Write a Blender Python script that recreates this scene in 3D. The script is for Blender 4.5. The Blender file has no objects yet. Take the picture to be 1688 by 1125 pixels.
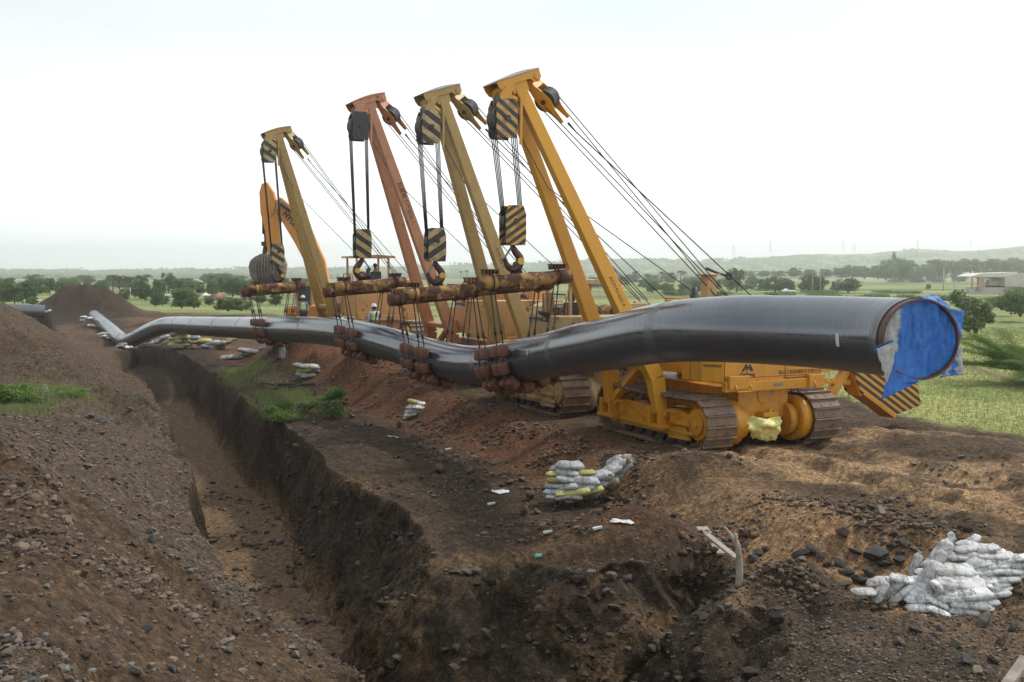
import bpy, bmesh, math, random
import numpy as np
from mathutils import Vector, Matrix, Euler
R = math.radians
rnd = random.Random(7)
SC = bpy.context.scene
COL = SC.collection

# ------------------------------------------------------------------ camera, world, sun, exposure
F, HZ, ZC = 1700.0, 452.0, 4.7
PITCH = math.atan((562.5 - HZ) / F)
cd = bpy.data.cameras.new('camera'); cam = bpy.data.objects.new('camera', cd); COL.objects.link(cam)
cd.sensor_width = 36; cd.lens = 36 * F / 1688; cd.clip_end = 9000; cd.clip_start = 0.3
cam.location = (0, 0, ZC); cam.rotation_euler = (math.pi / 2 - PITCH, 0, 0)
SC.camera = cam
SUN_EL, SUN_AZ = R(52), R(62)          # azimuth measured from +Y towards +X
w = bpy.data.worlds.new("World"); SC.world = w; w.use_nodes = True
nt = w.node_tree; nt.nodes.clear()
out = nt.nodes.new('ShaderNodeOutputWorld'); bg = nt.nodes.new('ShaderNodeBackground')
sky = nt.nodes.new('ShaderNodeTexSky'); sky.sky_type = 'NISHITA'; sky.sun_disc = False
sky.sun_elevation = SUN_EL; sky.sun_rotation = SUN_AZ; sky.dust_density = 4; sky.air_density = 1.2
tc = nt.nodes.new('ShaderNodeTexCoord'); ns = nt.nodes.new('ShaderNodeTexNoise'); ns.inputs['Scale'].default_value = 1.6
ns.inputs['Detail'].default_value = 5
mp = nt.nodes.new('ShaderNodeMapping'); mp.inputs['Scale'].default_value = (1, 1, 3.2)
cr = nt.nodes.new('ShaderNodeValToRGB')
cr.color_ramp.elements[0].position = 0.36; cr.color_ramp.elements[0].color = (7.9, 8.85, 9.35, 1)
cr.color_ramp.elements[1].position = 0.62; cr.color_ramp.elements[1].color = (9.7, 10.3, 10.5, 1)
mx = nt.nodes.new('ShaderNodeMixRGB'); mx.inputs[0].default_value = 0.9
nt.links.new(tc.outputs['Generated'], mp.inputs[0]); nt.links.new(mp.outputs[0], ns.inputs['Vector'])
nt.links.new(ns.outputs['Fac'], cr.inputs[0]); nt.links.new(sky.outputs[0], mx.inputs[1]); nt.links.new(cr.outputs[0], mx.inputs[2])
dp = nt.nodes.new('ShaderNodeVectorMath'); dp.operation = 'DOT_PRODUCT'; nt.links.new(tc.outputs['Generated'], dp.inputs[0]); dp.inputs[1].default_value = _d = (math.sin(SUN_AZ) * math.cos(R(35)), math.cos(SUN_AZ) * math.cos(R(35)), math.sin(R(35)))
mr = nt.nodes.new('ShaderNodeMapRange'); nt.links.new(dp.outputs['Value'], mr.inputs[0]); mr.inputs[1].default_value = -.2; mr.inputs[2].default_value = 1.0; mr.inputs[3].default_value = .97; mr.inputs[4].default_value = 1.10
mr2 = nt.nodes.new('ShaderNodeMapRange'); nt.links.new(dp.outputs['Value'], mr2.inputs[0]); mr2.inputs[1].default_value = -.75; mr2.inputs[2].default_value = .05; mr2.inputs[3].default_value = .55; mr2.inputs[4].default_value = .93; nt.links.new(mr2.outputs[0], mx.inputs[0])
gm_ = nt.nodes.new('ShaderNodeMixRGB'); gm_.blend_type = 'MULTIPLY'; gm_.inputs[0].default_value = 1; nt.links.new(mx.outputs[0], gm_.inputs[1]); nt.links.new(mr.outputs[0], gm_.inputs[2])
sz_ = nt.nodes.new('ShaderNodeSeparateXYZ'); nt.links.new(tc.outputs['Generated'], sz_.inputs[0]); hr_ = nt.nodes.new('ShaderNodeValToRGB'); nt.links.new(sz_.outputs[2], hr_.inputs[0])
hr_.color_ramp.elements[0].position = 0; hr_.color_ramp.elements[0].color = (1.8, 1.7, 1.72, 1); hr_.color_ramp.elements[1].position = .22; hr_.color_ramp.elements[1].color = (1, 1, 1, 1)
gh_ = nt.nodes.new('ShaderNodeMixRGB'); gh_.blend_type = 'MULTIPLY'; gh_.inputs[0].default_value = 1
nt.links.new(gm_.outputs[0], gh_.inputs[1]); nt.links.new(hr_.outputs[0], gh_.inputs[2]); nt.links.new(gh_.outputs[0], bg.inputs[0]); bg.inputs[1].default_value = 0.1
nt.links.new(bg.outputs[0], out.inputs[0])
sd = bpy.data.lights.new('sun', 'SUN'); sd.energy = 2.8; sd.angle = R(6); sd.color = (1, .95, .87)
sun = bpy.data.objects.new('sun', sd); COL.objects.link(sun)
_sv = Vector((math.sin(SUN_AZ) * math.cos(SUN_EL), math.cos(SUN_AZ) * math.cos(SUN_EL), math.sin(SUN_EL)))
sun.rotation_euler = _sv.to_track_quat('Z', 'Y').to_euler()
vs = SC.view_settings; vs.view_transform = 'Standard'; vs.look = 'None'; vs.exposure = 0.0; vs.gamma = 1
SC.cycles.volume_bounces = 4
SC.cycles.max_bounces = 7

# ------------------------------------------------------------------ helpers
def P(px, py, Y):
    c = (px - 844) / F; d = (562.5 - py) / F
    v = Vector((c, math.cos(PITCH) + d * math.sin(PITCH), -math.sin(PITCH) + d * math.cos(PITCH)))
    v *= Y / v.y
    return Vector((v.x, v.y, v.z + ZC))
def G(px, py, z):
    a = P(px, py, 1.0); k = (z - ZC) / (a.z - ZC)
    return Vector((a.x * k, k, z))
TV = (.436, .8999)
def tv(t, v, z=0): return Vector((-.436 * t + .9 * v, .9 * t + .436 * v, z))

def nlink(nt, a, b): nt.links.new(a, b)
def ramp(nt, fac, stops):
    r = nt.nodes.new('ShaderNodeValToRGB'); e = r.color_ramp.elements
    while len(e) < len(stops): e.new(.5)
    for q, (p, c) in zip(e, stops):
        q.position = p; q.color = tuple(c[:3]) + (1,)
    if fac is not None: nt.links.new(fac, r.inputs[0])
    return r.outputs[0]
def noise(nt, vec, scale, detail=6, rough=.6):
    n = nt.nodes.new('ShaderNodeTexNoise'); n.inputs['Scale'].default_value = scale
    n.inputs['Detail'].default_value = detail; n.inputs['Roughness'].default_value = rough
    nt.links.new(vec, n.inputs['Vector']); return n.outputs['Fac']
def mathn(nt, op, a, b=None, clamp=False):
    m = nt.nodes.new('ShaderNodeMath'); m.operation = op; m.use_clamp = clamp
    for i, q in enumerate((a, b)):
        if q is None: continue
        if isinstance(q, (int, float)): m.inputs[i].default_value = q
        else: nt.links.new(q, m.inputs[i])
    return m.outputs[0]
def mixc(nt, fac, a, b, mode='MIX'):
    m = nt.nodes.new('ShaderNodeMixRGB'); m.blend_type = mode
    for i, q in enumerate((fac, a, b)):
        if isinstance(q, (int, float)): m.inputs[i].default_value = q
        elif isinstance(q, tuple): m.inputs[i].default_value = q[:3] + (1,)
        else: nt.links.new(q, m.inputs[i])
    return m.outputs[0]
def newmat(name):
    m = bpy.data.materials.new(name); m.use_nodes = True; t = m.node_tree
    b = t.nodes['Principled BSDF']; c = t.nodes.new('ShaderNodeTexCoord')
    return m, t, b, c
def bump(t, b, h, strength=.4, dist=.02):
    n = t.nodes.new('ShaderNodeBump'); n.inputs['Strength'].default_value = strength; n.inputs['Distance'].default_value = dist
    t.links.new(h, n.inputs['Height']); t.links.new(n.outputs[0], b.inputs['Normal'])
MATS = {}
def paint(name, c1, rust=(.09, .035, .018), amt=.35, scale=2.0, rough=.45, dirt=(.12, .08, .05), damt=.35, metal=0.0):
    m, t, b, c = newmat(name); v = c.outputs['Object']
    n1 = noise(t, v, scale, 8, .68); n2 = noise(t, v, scale * .6, 4); n3 = noise(t, v, scale * 14, 4)
    col = mixc(t, mathn(t, 'MULTIPLY', n2, .5), tuple(c1), tuple(x * .72 for x in c1))
    ms_ = t.nodes.new('ShaderNodeMapping'); ms_.inputs['Scale'].default_value = (5, 5, .55); t.links.new(v, ms_.inputs[0])
    col = mixc(t, ramp(t, noise(t, ms_.outputs[0], 1.2, 6, .7), [(.5, (0, 0, 0)), (.72, (min(.8, damt * 1.2),) * 3)]), col, tuple(a * .45 + b * .25 for a, b in zip(c1, dirt)))
    dm = ramp(t, noise(t, v, scale * 1.7, 9, .75), [(.45, (0, 0, 0)), (.7, (damt,) * 3)])
    col = mixc(t, dm, col, dirt)
    rm = ramp(t, n1, [(.72 - amt * .55, (0, 0, 0)), (.76 - amt * .5, (1, 1, 1))])
    rc = mixc(t, n3, rust, tuple(x * 1.8 for x in rust))
    col = mixc(t, rm, col, rc)
    t.links.new(col, b.inputs['Base Color']); b.inputs['Metallic'].default_value = metal
    rr = mathn(t, 'ADD', mathn(t, 'MULTIPLY', rm, .35), rough, True); t.links.new(rr, b.inputs['Roughness'])
    bump(t, b, mathn(t, 'ADD', n3, mathn(t, 'MULTIPLY', rm, .6)), .25, .01)
    MATS[name] = m; return m
def simple(name, stops, scale=4, rough=.8, bs=.3, bd=.01, detail=6, metal=0, spec=None):
    m, t, b, c = newmat(name); n = noise(t, c.outputs['Object'], scale, detail, .65)
    t.links.new(ramp(t, n, stops), b.inputs['Base Color']); b.inputs['Roughness'].default_value = rough
    b.inputs['Metallic'].default_value = metal
    if spec is not None: b.inputs['Specular IOR Level'].default_value = spec
    bump(t, b, noise(t, c.outputs['Object'], scale * 5, 4), bs, bd); MATS[name] = m; return m

class MB:
    def __init__(s): s.v = []; s.f = []; s.sm = []
    def add(s, vs, fs, smooth=False):
        k = len(s.v); s.v += [tuple(p) for p in vs]; s.f += [tuple(i + k for i in f) for f in fs]; s.sm += [smooth] * len(fs); return s
    def box(s, c, d, M=None):
        x, y, z = d[0] / 2, d[1] / 2, d[2] / 2; c = Vector(c)
        vs = [Vector((a * x, b * y, e * z)) for a in (-1, 1) for b in (-1, 1) for e in (-1, 1)]
        if M is not None: vs = [M @ p for p in vs]
        return s.add([p + c for p in vs], [(0, 1, 3, 2), (4, 6, 7, 5), (0, 4, 5, 1), (2, 3, 7, 6), (0, 2, 6, 4), (1, 5, 7, 3)])
    def beam(s, a, b, w, h, up=(0, 0, 1), w2=None, h2=None):
        a, b = Vector(a), Vector(b); d = (b - a).normalized(); up = Vector(up)
        x = d.cross(up).normalized(); u = x.cross(d).normalized(); vs = []
        for p, ww, hh in ((a, w, h), (b, w2 or w, h2 or h)):
            for i, j in ((-1, -1), (1, -1), (1, 1), (-1, 1)): vs.append(p + x * i * ww / 2 + u * j * hh / 2)
        return s.add(vs, [(0, 1, 5, 4), (1, 2, 6, 5), (2, 3, 7, 6), (3, 0, 4, 7), (3, 2, 1, 0), (4, 5, 6, 7)])
    def cyl(s, a, b, r, r2=None, n=16, caps=True, smooth=True):
        a, b = Vector(a), Vector(b); r2 = r if r2 is None else r2
        d = (b - a).normalized(); x = d.orthogonal().normalized(); y = d.cross(x); vs = []
        for p, q in ((a, r), (b, r2)):
            for i in range(n): th = 2 * math.pi * i / n; vs.append(p + (x * math.cos(th) + y * math.sin(th)) * q)
        s.add(vs, [(i, (i + 1) % n, n + (i + 1) % n, n + i) for i in range(n)], smooth)
        if caps:
            k = len(s.v) - 2 * n; s.f += [tuple(range(k + n - 1, k - 1, -1)), tuple(range(k + n, k + 2 * n))]; s.sm += [False, False]
        return s
    def tube(s, pts, r, n=6, caps=True):
        pts = [Vector(p) for p in pts]; m = len(pts); vs = []; x = None
        for i, p in enumerate(pts):
            d = (pts[min(i + 1, m - 1)] - pts[max(i - 1, 0)]).normalized()
            x = d.orthogonal().normalized() if x is None else (x - d * x.dot(d)).normalized()
            y = d.cross(x); q = r[i] if isinstance(r, (list, tuple)) else r
            for k in range(n): th = 2 * math.pi * k / n; vs.append(p + (x * math.cos(th) + y * math.sin(th)) * q)
        fs = [(i * n + k, i * n + (k + 1) % n, (i + 1) * n + (k + 1) % n, (i + 1) * n + k) for i in range(m - 1) for k in range(n)]
        s.add(vs, fs, True)
        if caps:
            k0 = len(s.v) - m * n; s.f += [tuple(range(k0 + n - 1, k0 - 1, -1)), tuple(range(k0 + (m - 1) * n, k0 + m * n))]; s.sm += [False, False]
        return s
    def prism(s, poly, org, ax, ay, az, d):
        """polygon in plane ax,ay extruded along az by d (centred)"""
        org, ax, ay, az = Vector(org), Vector(ax), Vector(ay), Vector(az); n = len(poly)
        vs = [org + ax * p[0] + ay * p[1] + az * (k * d / 2) for k in (-1, 1) for p in poly]
        fs = [(i, (i + 1) % n, n + (i + 1) % n, n + i) for i in range(n)] + [tuple(range(n - 1, -1, -1)), tuple(range(n, 2 * n))]
        return s.add(vs, fs)
    def build(s, name, mat, parent=None, bevel=0, loc=None):
        me = bpy.data.meshes.new(name); me.from_pydata(s.v, [], s.f); me.update()
        me.polygons.foreach_set('use_smooth', s.sm)
        if mat: me.materials.append(mat)
        b = bmesh.new(); b.from_mesh(me); bmesh.ops.recalc_face_normals(b, faces=b.faces); b.to_mesh(me); b.free()
        o = bpy.data.objects.new(name, me); COL.objects.link(o)
        if parent: o.parent = parent
        if loc is not None: o.location = loc
        if bevel:
            q = o.modifiers.new('bevel', 'BEVEL'); q.width = bevel; q.segments = 2; q.limit_method = 'ANGLE'; q.angle_limit = R(40)
        return o
def tag(o, label=None, cat=None, group=None, kind=None):
    for k, q in (('label', label), ('category', cat), ('group', group), ('kind', kind)):
        if q: o[k] = q
    return o
def empty(name, loc=(0, 0, 0), rz=0):
    o = bpy.data.objects.new(name, None); COL.objects.link(o); o.location = loc; o.rotation_euler = (0, 0, rz); return o
def copy_tree(o, parent=None):
    c = o.copy(); COL.objects.link(c); c.parent = parent
    for ch in o.children: copy_tree(ch, c)
    return c
def npmesh(name, V, Fc, mat, smooth=True, col=None):
    """fast mesh from numpy verts and a face array (n,k)"""
    me = bpy.data.meshes.new(name); n, k = Fc.shape
    me.vertices.add(len(V)); me.vertices.foreach_set('co', np.asarray(V, np.float32).ravel())
    me.loops.add(n * k); me.loops.foreach_set('vertex_index', np.asarray(Fc, np.int32).ravel())
    me.polygons.add(n); me.polygons.foreach_set('loop_start', np.arange(0, n * k, k, dtype=np.int32))
    me.polygons.foreach_set('use_smooth', np.full(n, smooth)); me.update(calc_edges=True)
    if col is not None:
        a = me.color_attributes.new('tint', 'FLOAT_COLOR', 'POINT')
        c4 = np.ones((len(V), 4), np.float32); c4[:, :3] = col; a.data.foreach_set('color', c4.ravel())
    if mat: me.materials.append(mat)
    return me
def mobj(name, me, parent=None):
    o = bpy.data.objects.new(name, me); COL.objects.link(o); o.parent = parent; return o
def text(name, s, size, mat, parent, M, bold=0.0, ext=.004, align='CENTER', sx=1.0):
    cu = bpy.data.curves.new(name, 'FONT'); cu.body = s; cu.size = size; cu.align_x = align; cu.align_y = 'CENTER'
    cu.extrude = ext; cu.offset = bold; cu.resolution_u = 3
    tmp = bpy.data.objects.new('tmp', cu); COL.objects.link(tmp)
    dg = bpy.context.evaluated_depsgraph_get(); dg.update()
    me = bpy.data.meshes.new_from_object(tmp.evaluated_get(dg)); bpy.data.objects.remove(tmp)
    me.name = name; me.materials.clear(); me.materials.append(mat)
    me.transform(M @ Matrix.Diagonal((sx, 1, 1, 1)))
    o = mobj(name, me, parent); return o
def frame(o, x, y):
    """matrix with columns x, y, x cross y at origin o"""
    x = Vector(x).normalized(); z = x.cross(Vector(y)).normalized(); y = z.cross(x)
    M = Matrix((x, y, z)).transposed().to_4x4(); M.translation = Vector(o); return M

# ------------------------------------------------------------------ numpy noise
_rs = np.random.RandomState(3); _T = _rs.rand(256, 256)
def vnoise(x, y, seed=0):
    x = x + seed * 17.31; y = y + seed * 9.77
    xi = np.floor(x).astype(int); yi = np.floor(y).astype(int); fx = x - xi; fy = y - yi
    fx = fx * fx * (3 - 2 * fx); fy = fy * fy * (3 - 2 * fy)
    a = _T[xi & 255, yi & 255]; b = _T[(xi + 1) & 255, yi & 255]; c = _T[xi & 255, (yi + 1) & 255]; d = _T[(xi + 1) & 255, (yi + 1) & 255]
    return (a * (1 - fx) + b * fx) * (1 - fy) + (c * (1 - fx) + d * fx) * fy
def fbm(x, y, s, octv=4, seed=0, gain=.5):
    r = 0; a = 1; n = 0
    ca, sa = math.cos(.6), math.sin(.6)
    x = x / s; y = y / s
    for o in range(octv):
        r = r + a * (vnoise(x, y, seed + o * 3) - .5); n += a; a *= gain
        x, y = (x * ca - y * sa) * 2.03, (x * sa + y * ca) * 2.03
    return r / n * 2
def ss(a, b, x): q = np.clip((x - a) / (b - a), 0, 1); return q * q * (3 - 2 * q)
def smin(a, b, k): h = np.clip(.5 + .5 * (b - a) / k, 0, 1); return b * (1 - h) + a * h - k * h * (1 - h)
def smax(a, b, k): return -smin(-a, -b, k)

# ------------------------------------------------------------------ terrain height
RIM_R = [(189, 584), (225, 573), (272, 578), (296, 587), (327, 597), (343, 613), (367, 623), (379, 639), (410, 664), (440, 687), (460, 693), (483, 712),
         (500, 721), (514, 738), (535, 762), (575, 790), (612, 812), (650, 832), (675, 852), (690, 880), (725, 905), (742, 940), (775, 938), (811, 918), (864, 930),
         (918, 941), (1020, 945), (1070, 940), (1132, 922), (1190, 922), (1222, 962), (1215, 1010), (1255, 985), (1300, 1010), (1325, 1040), (1300, 1100), (1280, 1180), (1260, 1350)]
RIM_L = [(208, 618), (225, 630), (239, 644), (253, 663), (263, 680), (280, 718), (308, 752), (320, 782), (308, 830), (318, 877), (330, 907), (350, 946),
         (383, 992), (428, 1021), (486, 1051), (548, 1092), (610, 1125), (700, 1350)]
POLY = [G(a, b, -.7) for a, b in RIM_R] + [G(a, b, -.7) for a, b in RIM_L[::-1]]
POLY = np.array([(p.x, p.y) for p in POLY])
POLY2 = [G(a, b, -.4) for a, b in ((50, 527), (85, 532), (112, 556), (104, 562), (70, 545))]
POLY2 = np.array([(p.x, p.y) for p in POLY2])
def polydist(x, y, P_):
    n = len(P_); d = np.full(x.shape, 1e9); ins = np.zeros(x.shape, bool)
    for i in range(n):
        ax, ay = P_[i]; bx, by = P_[(i + 1) % n]; ex, ey = bx - ax, by - ay
        q = np.clip(((x - ax) * ex + (y - ay) * ey) / (ex * ex + ey * ey + 1e-9), 0, 1)
        d = np.minimum(d, np.hypot(x - ax - q * ex, y - ay - q * ey))
        c = (ay > y) != (by > y); ins ^= c & (x < (bx - ax) * (y - ay) / (by - ay + 1e-12) + ax)
    return np.where(ins, d, -d)
def H(x, y, full=False):
    x = np.atleast_1d(np.asarray(x, float)); y = np.atleast_1d(np.asarray(y, float))
    t = -.436 * x + .9 * y; v = .9 * x + .436 * y
    near = 1 - ss(90, 140, y)
    n1 = fbm(x, y, 5, 3, 1); n2 = fbm(x, y, 1.1, 4, 2); n3 = fbm(x, y, .28, 3, 3); n4 = fbm(x, y, 40, 3, 4)
    # right side: bench, berm, lane
    foot = 12.35 + .5 * n1 + .25 * n2 + .9 * ss(60, 75, t) + 1.3 * ss(15.5, 12.5, t); top = foot + 2.1 - .5 * ss(26, 20, t)
    lane = .35 * ss(33, 39, t) + .35 * ss(44, 52, t)
    lane = lane * (1 - ss(22, 27, v)) * (1 - ss(60, 66, t))
    zr = -.7 + (.7 + lane) * ss(0, 1, (v - foot) / (top - foot))
    zr = np.where(v > 21, zr * (1 - ss(21, 24, v)) + (-.05) * ss(21, 24, v), zr)
    # mound of red gravel, mound at the nose, heap under the lane edge
    m1 = G(1030, 905, -.7); zr = zr + .85 * np.exp(-(((x - m1.x) / 1.45) ** 2 + ((y - m1.y) / 1.15) ** 2) ** 1.1)
    m2 = G(1315, 975, -.7); zr = zr + .42 * np.exp(-(((x - m2.x) / .75) ** 2 + ((y - m2.y) / .8) ** 2))
    m3 = G(1150, 815, -.5); zr = zr + .45 * np.exp(-(((x - m3.x) / 1.6) ** 2 + ((y - m3.y) / .9) ** 2))
    # ruts in the lane
    rut = np.exp(-((v - 17.1) / .28) ** 2) + np.exp(-((v - 19.6) / .3) ** 2) - .8 * np.exp(-((v - 17.7) / .3) ** 2) - .8 * np.exp(-((v - 20.2) / .35) ** 2)
    zr = zr - .12 * rut * (1 - ss(21, 23, t)) * (1 + n1)
    zr = zr + .16 * np.abs(fbm(x, y, 1.6, 4, 21)) * ss(14.5, 16, v) * (1 - ss(21.8, 22.8, t)) * (1 - ss(23, 26, v))
    ridge = np.exp(-((v - 22.5 - .5 * n1) / .9) ** 2); zr = zr + .28 * ridge * (1 - ss(30, 36, t))
    # left side: two spoil heaps and a hollow
    vb = np.maximum(v + .35 * n1, 0)
    hb = 2.05 - .74 * vb; hb = hb - .3 * ss(12, 5, y)
    hb = smin(hb, 2.2 + .25 * n1, .4); hb = smax(hb, -.7, .5)
    hb = np.where(v < -9, hb * (1 - ss(-9, -14, v)) - .3 * ss(-9, -14, v), hb)
    hol = smin(.7 + 0 * v, .7 - .74 * (v - 1.85), .4); hol = smax(hol, -.7, .4)
    zl = hb * (1 - ss(19.3, 24.5, y)) + hol * ss(19.3, 24.5, y)
    ha = smin(2.64 - .6 * v + .3 * n1, .72 + .42 * (y - 37.5), .6)
    ha = smin(ha, -.5 + .55 * (63 - y), .6); ha = smin(ha, 3.9 + .6 * n1 + .25 * (v + 3), 1.0)
    zl = smax(zl, ha, .25)
    zl = np.where(y > 60, zl * (1 - ss(60, 68, y)) - .6 * ss(60, 68, y), zl)
    # terrace step on the near heap
    st = y - (15.6 - .55 * v) + .5 * n1
    zl = zl - .22 * ss(.25, -.25, st) * (1 - ss(4, 4.6, v))
    q = ss(5, 7, v); z = zl * (1 - q) + zr * q
    # soil roughness
    rough = np.where(v < 6, 1.25, .8)
    z = z + near * rough * (.12 * n1 + .13 * n2 + .055 * n3 + .10 * np.abs(fbm(x, y, .9, 3, 14)))
    if full or True:
        z = z + near * rough * .012 * fbm(x, y, .07, 2, 9)
    # churned earth and the big far mound
    far = ss(64, 74, t) * near
    z = z * (1 - far) + far * (-.45 + .5 * fbm(x, y, 6, 4, 11))
    e = P(208, 564, 84); z = z - far * 1.0 * np.exp(-(((x - e.x) / 5) ** 2 + ((y - e.y + 2) / 7) ** 2))
    for (px, Y, hgt, rx, ry) in ((146, 118, 2.75, 4.6, 6), (112, 119, 1.5, 4.0, 6), (182, 116, 1.4, 3.8, 5), (215, 108, .55, 4, 5), (80, 120, .5, 3.5, 5),
                                 (275, 98, 1.0, 2.6, 3), (310, 97, .7, 2.0, 3), (245, 102, .5, 4, 4)):
        c = P(px, 500, Y); r2 = ((x - c.x) / rx) ** 2 + ((y - c.y) / ry) ** 2
        z = z + hgt * np.exp(-r2) * (1 + .12 * n2)
    pl = ss(120, 160, y) ; z = z * (1 - pl) + pl * (-.8 + .25 * n4)
    z = z - ss(300, 1300, y) * 1.5
    # spoil behind the pipeline where the workers stand
    for (px, Y, zt, r_) in ((617, 46, 1.62, 2.0), (499, 53, 1.85, 2.4), (560, 49.5, 1.2, 2.4)):
        c = P(px, 500, Y); z = z + np.maximum(zt - z, 0) * np.exp(-(np.hypot(x - c.x, y - c.y) / r_) ** 2) * (1 + .25 * n2)
    # grouser prints
    c = G(100, 997, 1.9); mk = np.exp(-(((x - c.x) / .75) ** 2 + ((y - c.y) / .28) ** 2) ** 2); z = z - mk * (.05 + .045 * np.sin((x + .25 * y) * 2 * np.pi / .2))
    mk = ss(15.6, 16.2, v) * (1 - ss(18.6, 19.4, v)) * (1 - ss(21.6, 22.2, t)) * ss(13, 15, t) * np.clip(.5 + 1.5 * n1, 0, 1); z = z + mk * .03 * np.sin(t * 2 * np.pi / .21)
    # the trench
    d = np.full(x.shape, -9.0); k = (y < 85) & (x > -40) & (x < 25)
    wall = np.zeros(x.shape)
    if k.any():
        xk, yk, tk, vk = x[k], y[k], t[k], v[k]
        dk = polydist(xk, yk, POLY)
        soft = ss(24, 17, tk) * ss(4.8, 6.5, vk)
        dk = dk + .16 * fbm(xk, yk, 1.3, 4, 31) + .10 * fbm(xk, yk, .35, 3, 32) * (1 + soft) + .45 * soft * fbm(xk, yk, 1.7, 3, 33)
        wd = np.where(vk > 5.8, .62 + .55 * ss(33, 25, tk) + 1.3 * soft, .42)
        s_ = np.clip(dk / wd, 0, 1)
        s_ = s_ ** .85 * (1 - soft) + soft * (.55 * s_ * s_ * (3 - 2 * s_) + .45 * s_)
        fl = -3.5 + .10 * fbm(xk, yk, 1.5, 4, 35) + .04 * fbm(xk, yk, .3, 2, 36) + .35 * soft * (1 + fbm(xk, yk, 1.0, 3, 37))
        fl = fl + 1.6 * ss(60, 70, tk)
        lip = -.10 * np.exp(-((dk + .25) / .2) ** 2)
        z[k] = z[k] + np.where(dk > 0, (fl - z[k]) * s_, 0) + lip
        wall[k] = ss(0, .12, dk / wd) * (1 - ss(.9, 1.15, dk / wd)); d[k] = dk
    k = (y > 80) & (y < 125) & (x < -30)
    if k.any():
        dk = polydist(x[k], y[k], POLY2) + .3 * n2[k]; z[k] = z[k] - 1.2 * np.clip(dk / .8, 0, 1)
    if full: return z, d, wall, t, v, n1, n2
    return z
def hz(x, y): return float(H(x, y)[0])

# ------------------------------------------------------------------ ground sheet
def axis_rows():
    ys = [2.0]
    while ys[-1] < 4200:
        y = ys[-1]
        st = .06 if y < 9 else y * .0036 if y < 46 else y * .006 if y < 130 else y * .03
        ys.append(y + max(st, .05))
    return np.array(ys)
ys = axis_rows()
tc_ = np.concatenate([np.linspace(-1.5, -.56, 40)[:-1], np.linspace(-.56, .56, 860), np.linspace(.56, 1.5, 40)[1:]])
YY, CC = np.meshgrid(ys, tc_, indexing='ij'); XX = YY * CC; XX = XX + 0 * YY
sh = XX.shape; x = XX.ravel(); y = YY.ravel()
z, d, wall, t, v, n1, n2 = H(x, y, True)
# rough overhanging faces on the trench walls
zz = z * 1.0
ax_ = fbm(t, zz * 1.0, .9, 4, 51); bx_ = fbm(t + 40, zz, .22, 3, 52)
side = np.where(v < 5.8, -1, 1)
sfx = ss(27, 20, t) * ss(4.8, 6.5, v); x2 = x + wall * (.30 * ax_ + .15 * bx_) * .9 * np.where(side > 0, 1, .6); y2 = y + wall * ((.12 + .22 * sfx) * fbm(v, zz, .8, 3, 53) + sfx * .16 * np.abs(fbm(v + 9, zz, .35, 4, 54)))
def srgb(*c): return np.array([((q / 255 + .055) / 1.055) ** 2.4 for q in c])
C_soil = srgb(114, 94, 76); C_dark = srgb(86, 74, 63); C_grey = srgb(120, 108, 95); C_red = srgb(140, 98, 72); C_lane = srgb(190, 158, 124)
C_floor = srgb(158, 132, 108); C_wall = srgb(92, 80, 69); C_tan = srgb(184, 150, 116); C_grass = srgb(120, 130, 84); C_lush = srgb(84, 108, 56)
col = np.tile(C_soil, (len(x), 1))
def blend(m, c):
    global col
    m = np.clip(m, 0, 1)[:, None]; col = col * (1 - m) + c * m
pn = fbm(x, y, 3, 4, 61); pf = fbm(x, y, .7, 4, 62); pg = fbm(x, y, 60, 4, 63)
# left heaps: grey gravel above, brown tracked soil below the terrace
L = 1 - ss(4.6, 5.4, v)
stp = y - (15.6 - .55 * v) + .5 * n1
blend(L * ss(-.1, .2, stp) * (.55 + .5 * pf), C_grey); blend(L * ss(.2, .8, pn + .2) * .5, C_soil * 1.15)
blend(L * ss(.1, -.3, stp) * .85, C_soil * 1.0)
blend(L * ss(35, 38, y) * .65, C_soil * .95); blend(L * ss(35, 38, y) * ss(0, .4, pf) * .5, C_grey)
blend(L * ss(8.6, 7.2, y + .8 * pn + .35 * v) * .8, C_grey * 1.0); blend(L * ss(10.2, 9.2, y + .5 * pn) * ss(1.2, 2.0, v) * .6, C_grey * .9)
# right: bench dark, berm red, lane tan
Rr = ss(6.5, 7.5, v)
blend(Rr * (1 - ss(11.5, 12.7, v + .4 * pn)) * .85, C_dark * 1.0)
blend(Rr * (1 - ss(11.5, 12.7, v)) * ss(.15, .5, pf) * .5, C_soil)
bb = ss(11.6, 12.8, v + .4 * pn) * (1 - ss(15, 16, v)); blend(bb * .95, C_red); blend(bb * ss(.1, .45, pf) * .5, C_dark * 1.1)
blend(bb * ss(25, 21, t) * .9, C_tan * 1.15)
ll = ss(14.4, 15.4, v) * (1 - ss(28, 31, v)); blend(ll * .9, C_soil * 1.0); blend(ll * ss(22.6, 21.6, t) * ss(-.25, .15, pn) * .9, C_lane * 1.25)
blend(ll * ss(.05, .3, pf) * .65, C_dark * .8)
for (a, b, rx, ry, c) in ((1025, 900, 1.7, 1.1, C_red * .75), (1140, 835, 2.2, 1.5, C_dark * .8), (1130, 880, 1.2, .8, C_dark * .8), (1315, 985, 1.0, .9, C_dark * .8), (870, 922, 1.6, .5, C_tan),
                          (560, 795, 1.6, 1.2, C_tan * .9), (1225, 1000, .45, 1.4, C_tan * 1.0), (1420, 1060, .6, .5, C_tan), (700, 860, 1.0, .6, C_soil * 1.1), (1580, 1060, 3.6, 1.5, C_grey * .8)):
    g = G(a, b, -.7); blend(np.exp(-(((x - g.x) / rx) ** 2 + ((y - g.y) / ry) ** 2) ** 1.3) * .9 * (.7 + .5 * pf), c)
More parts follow.
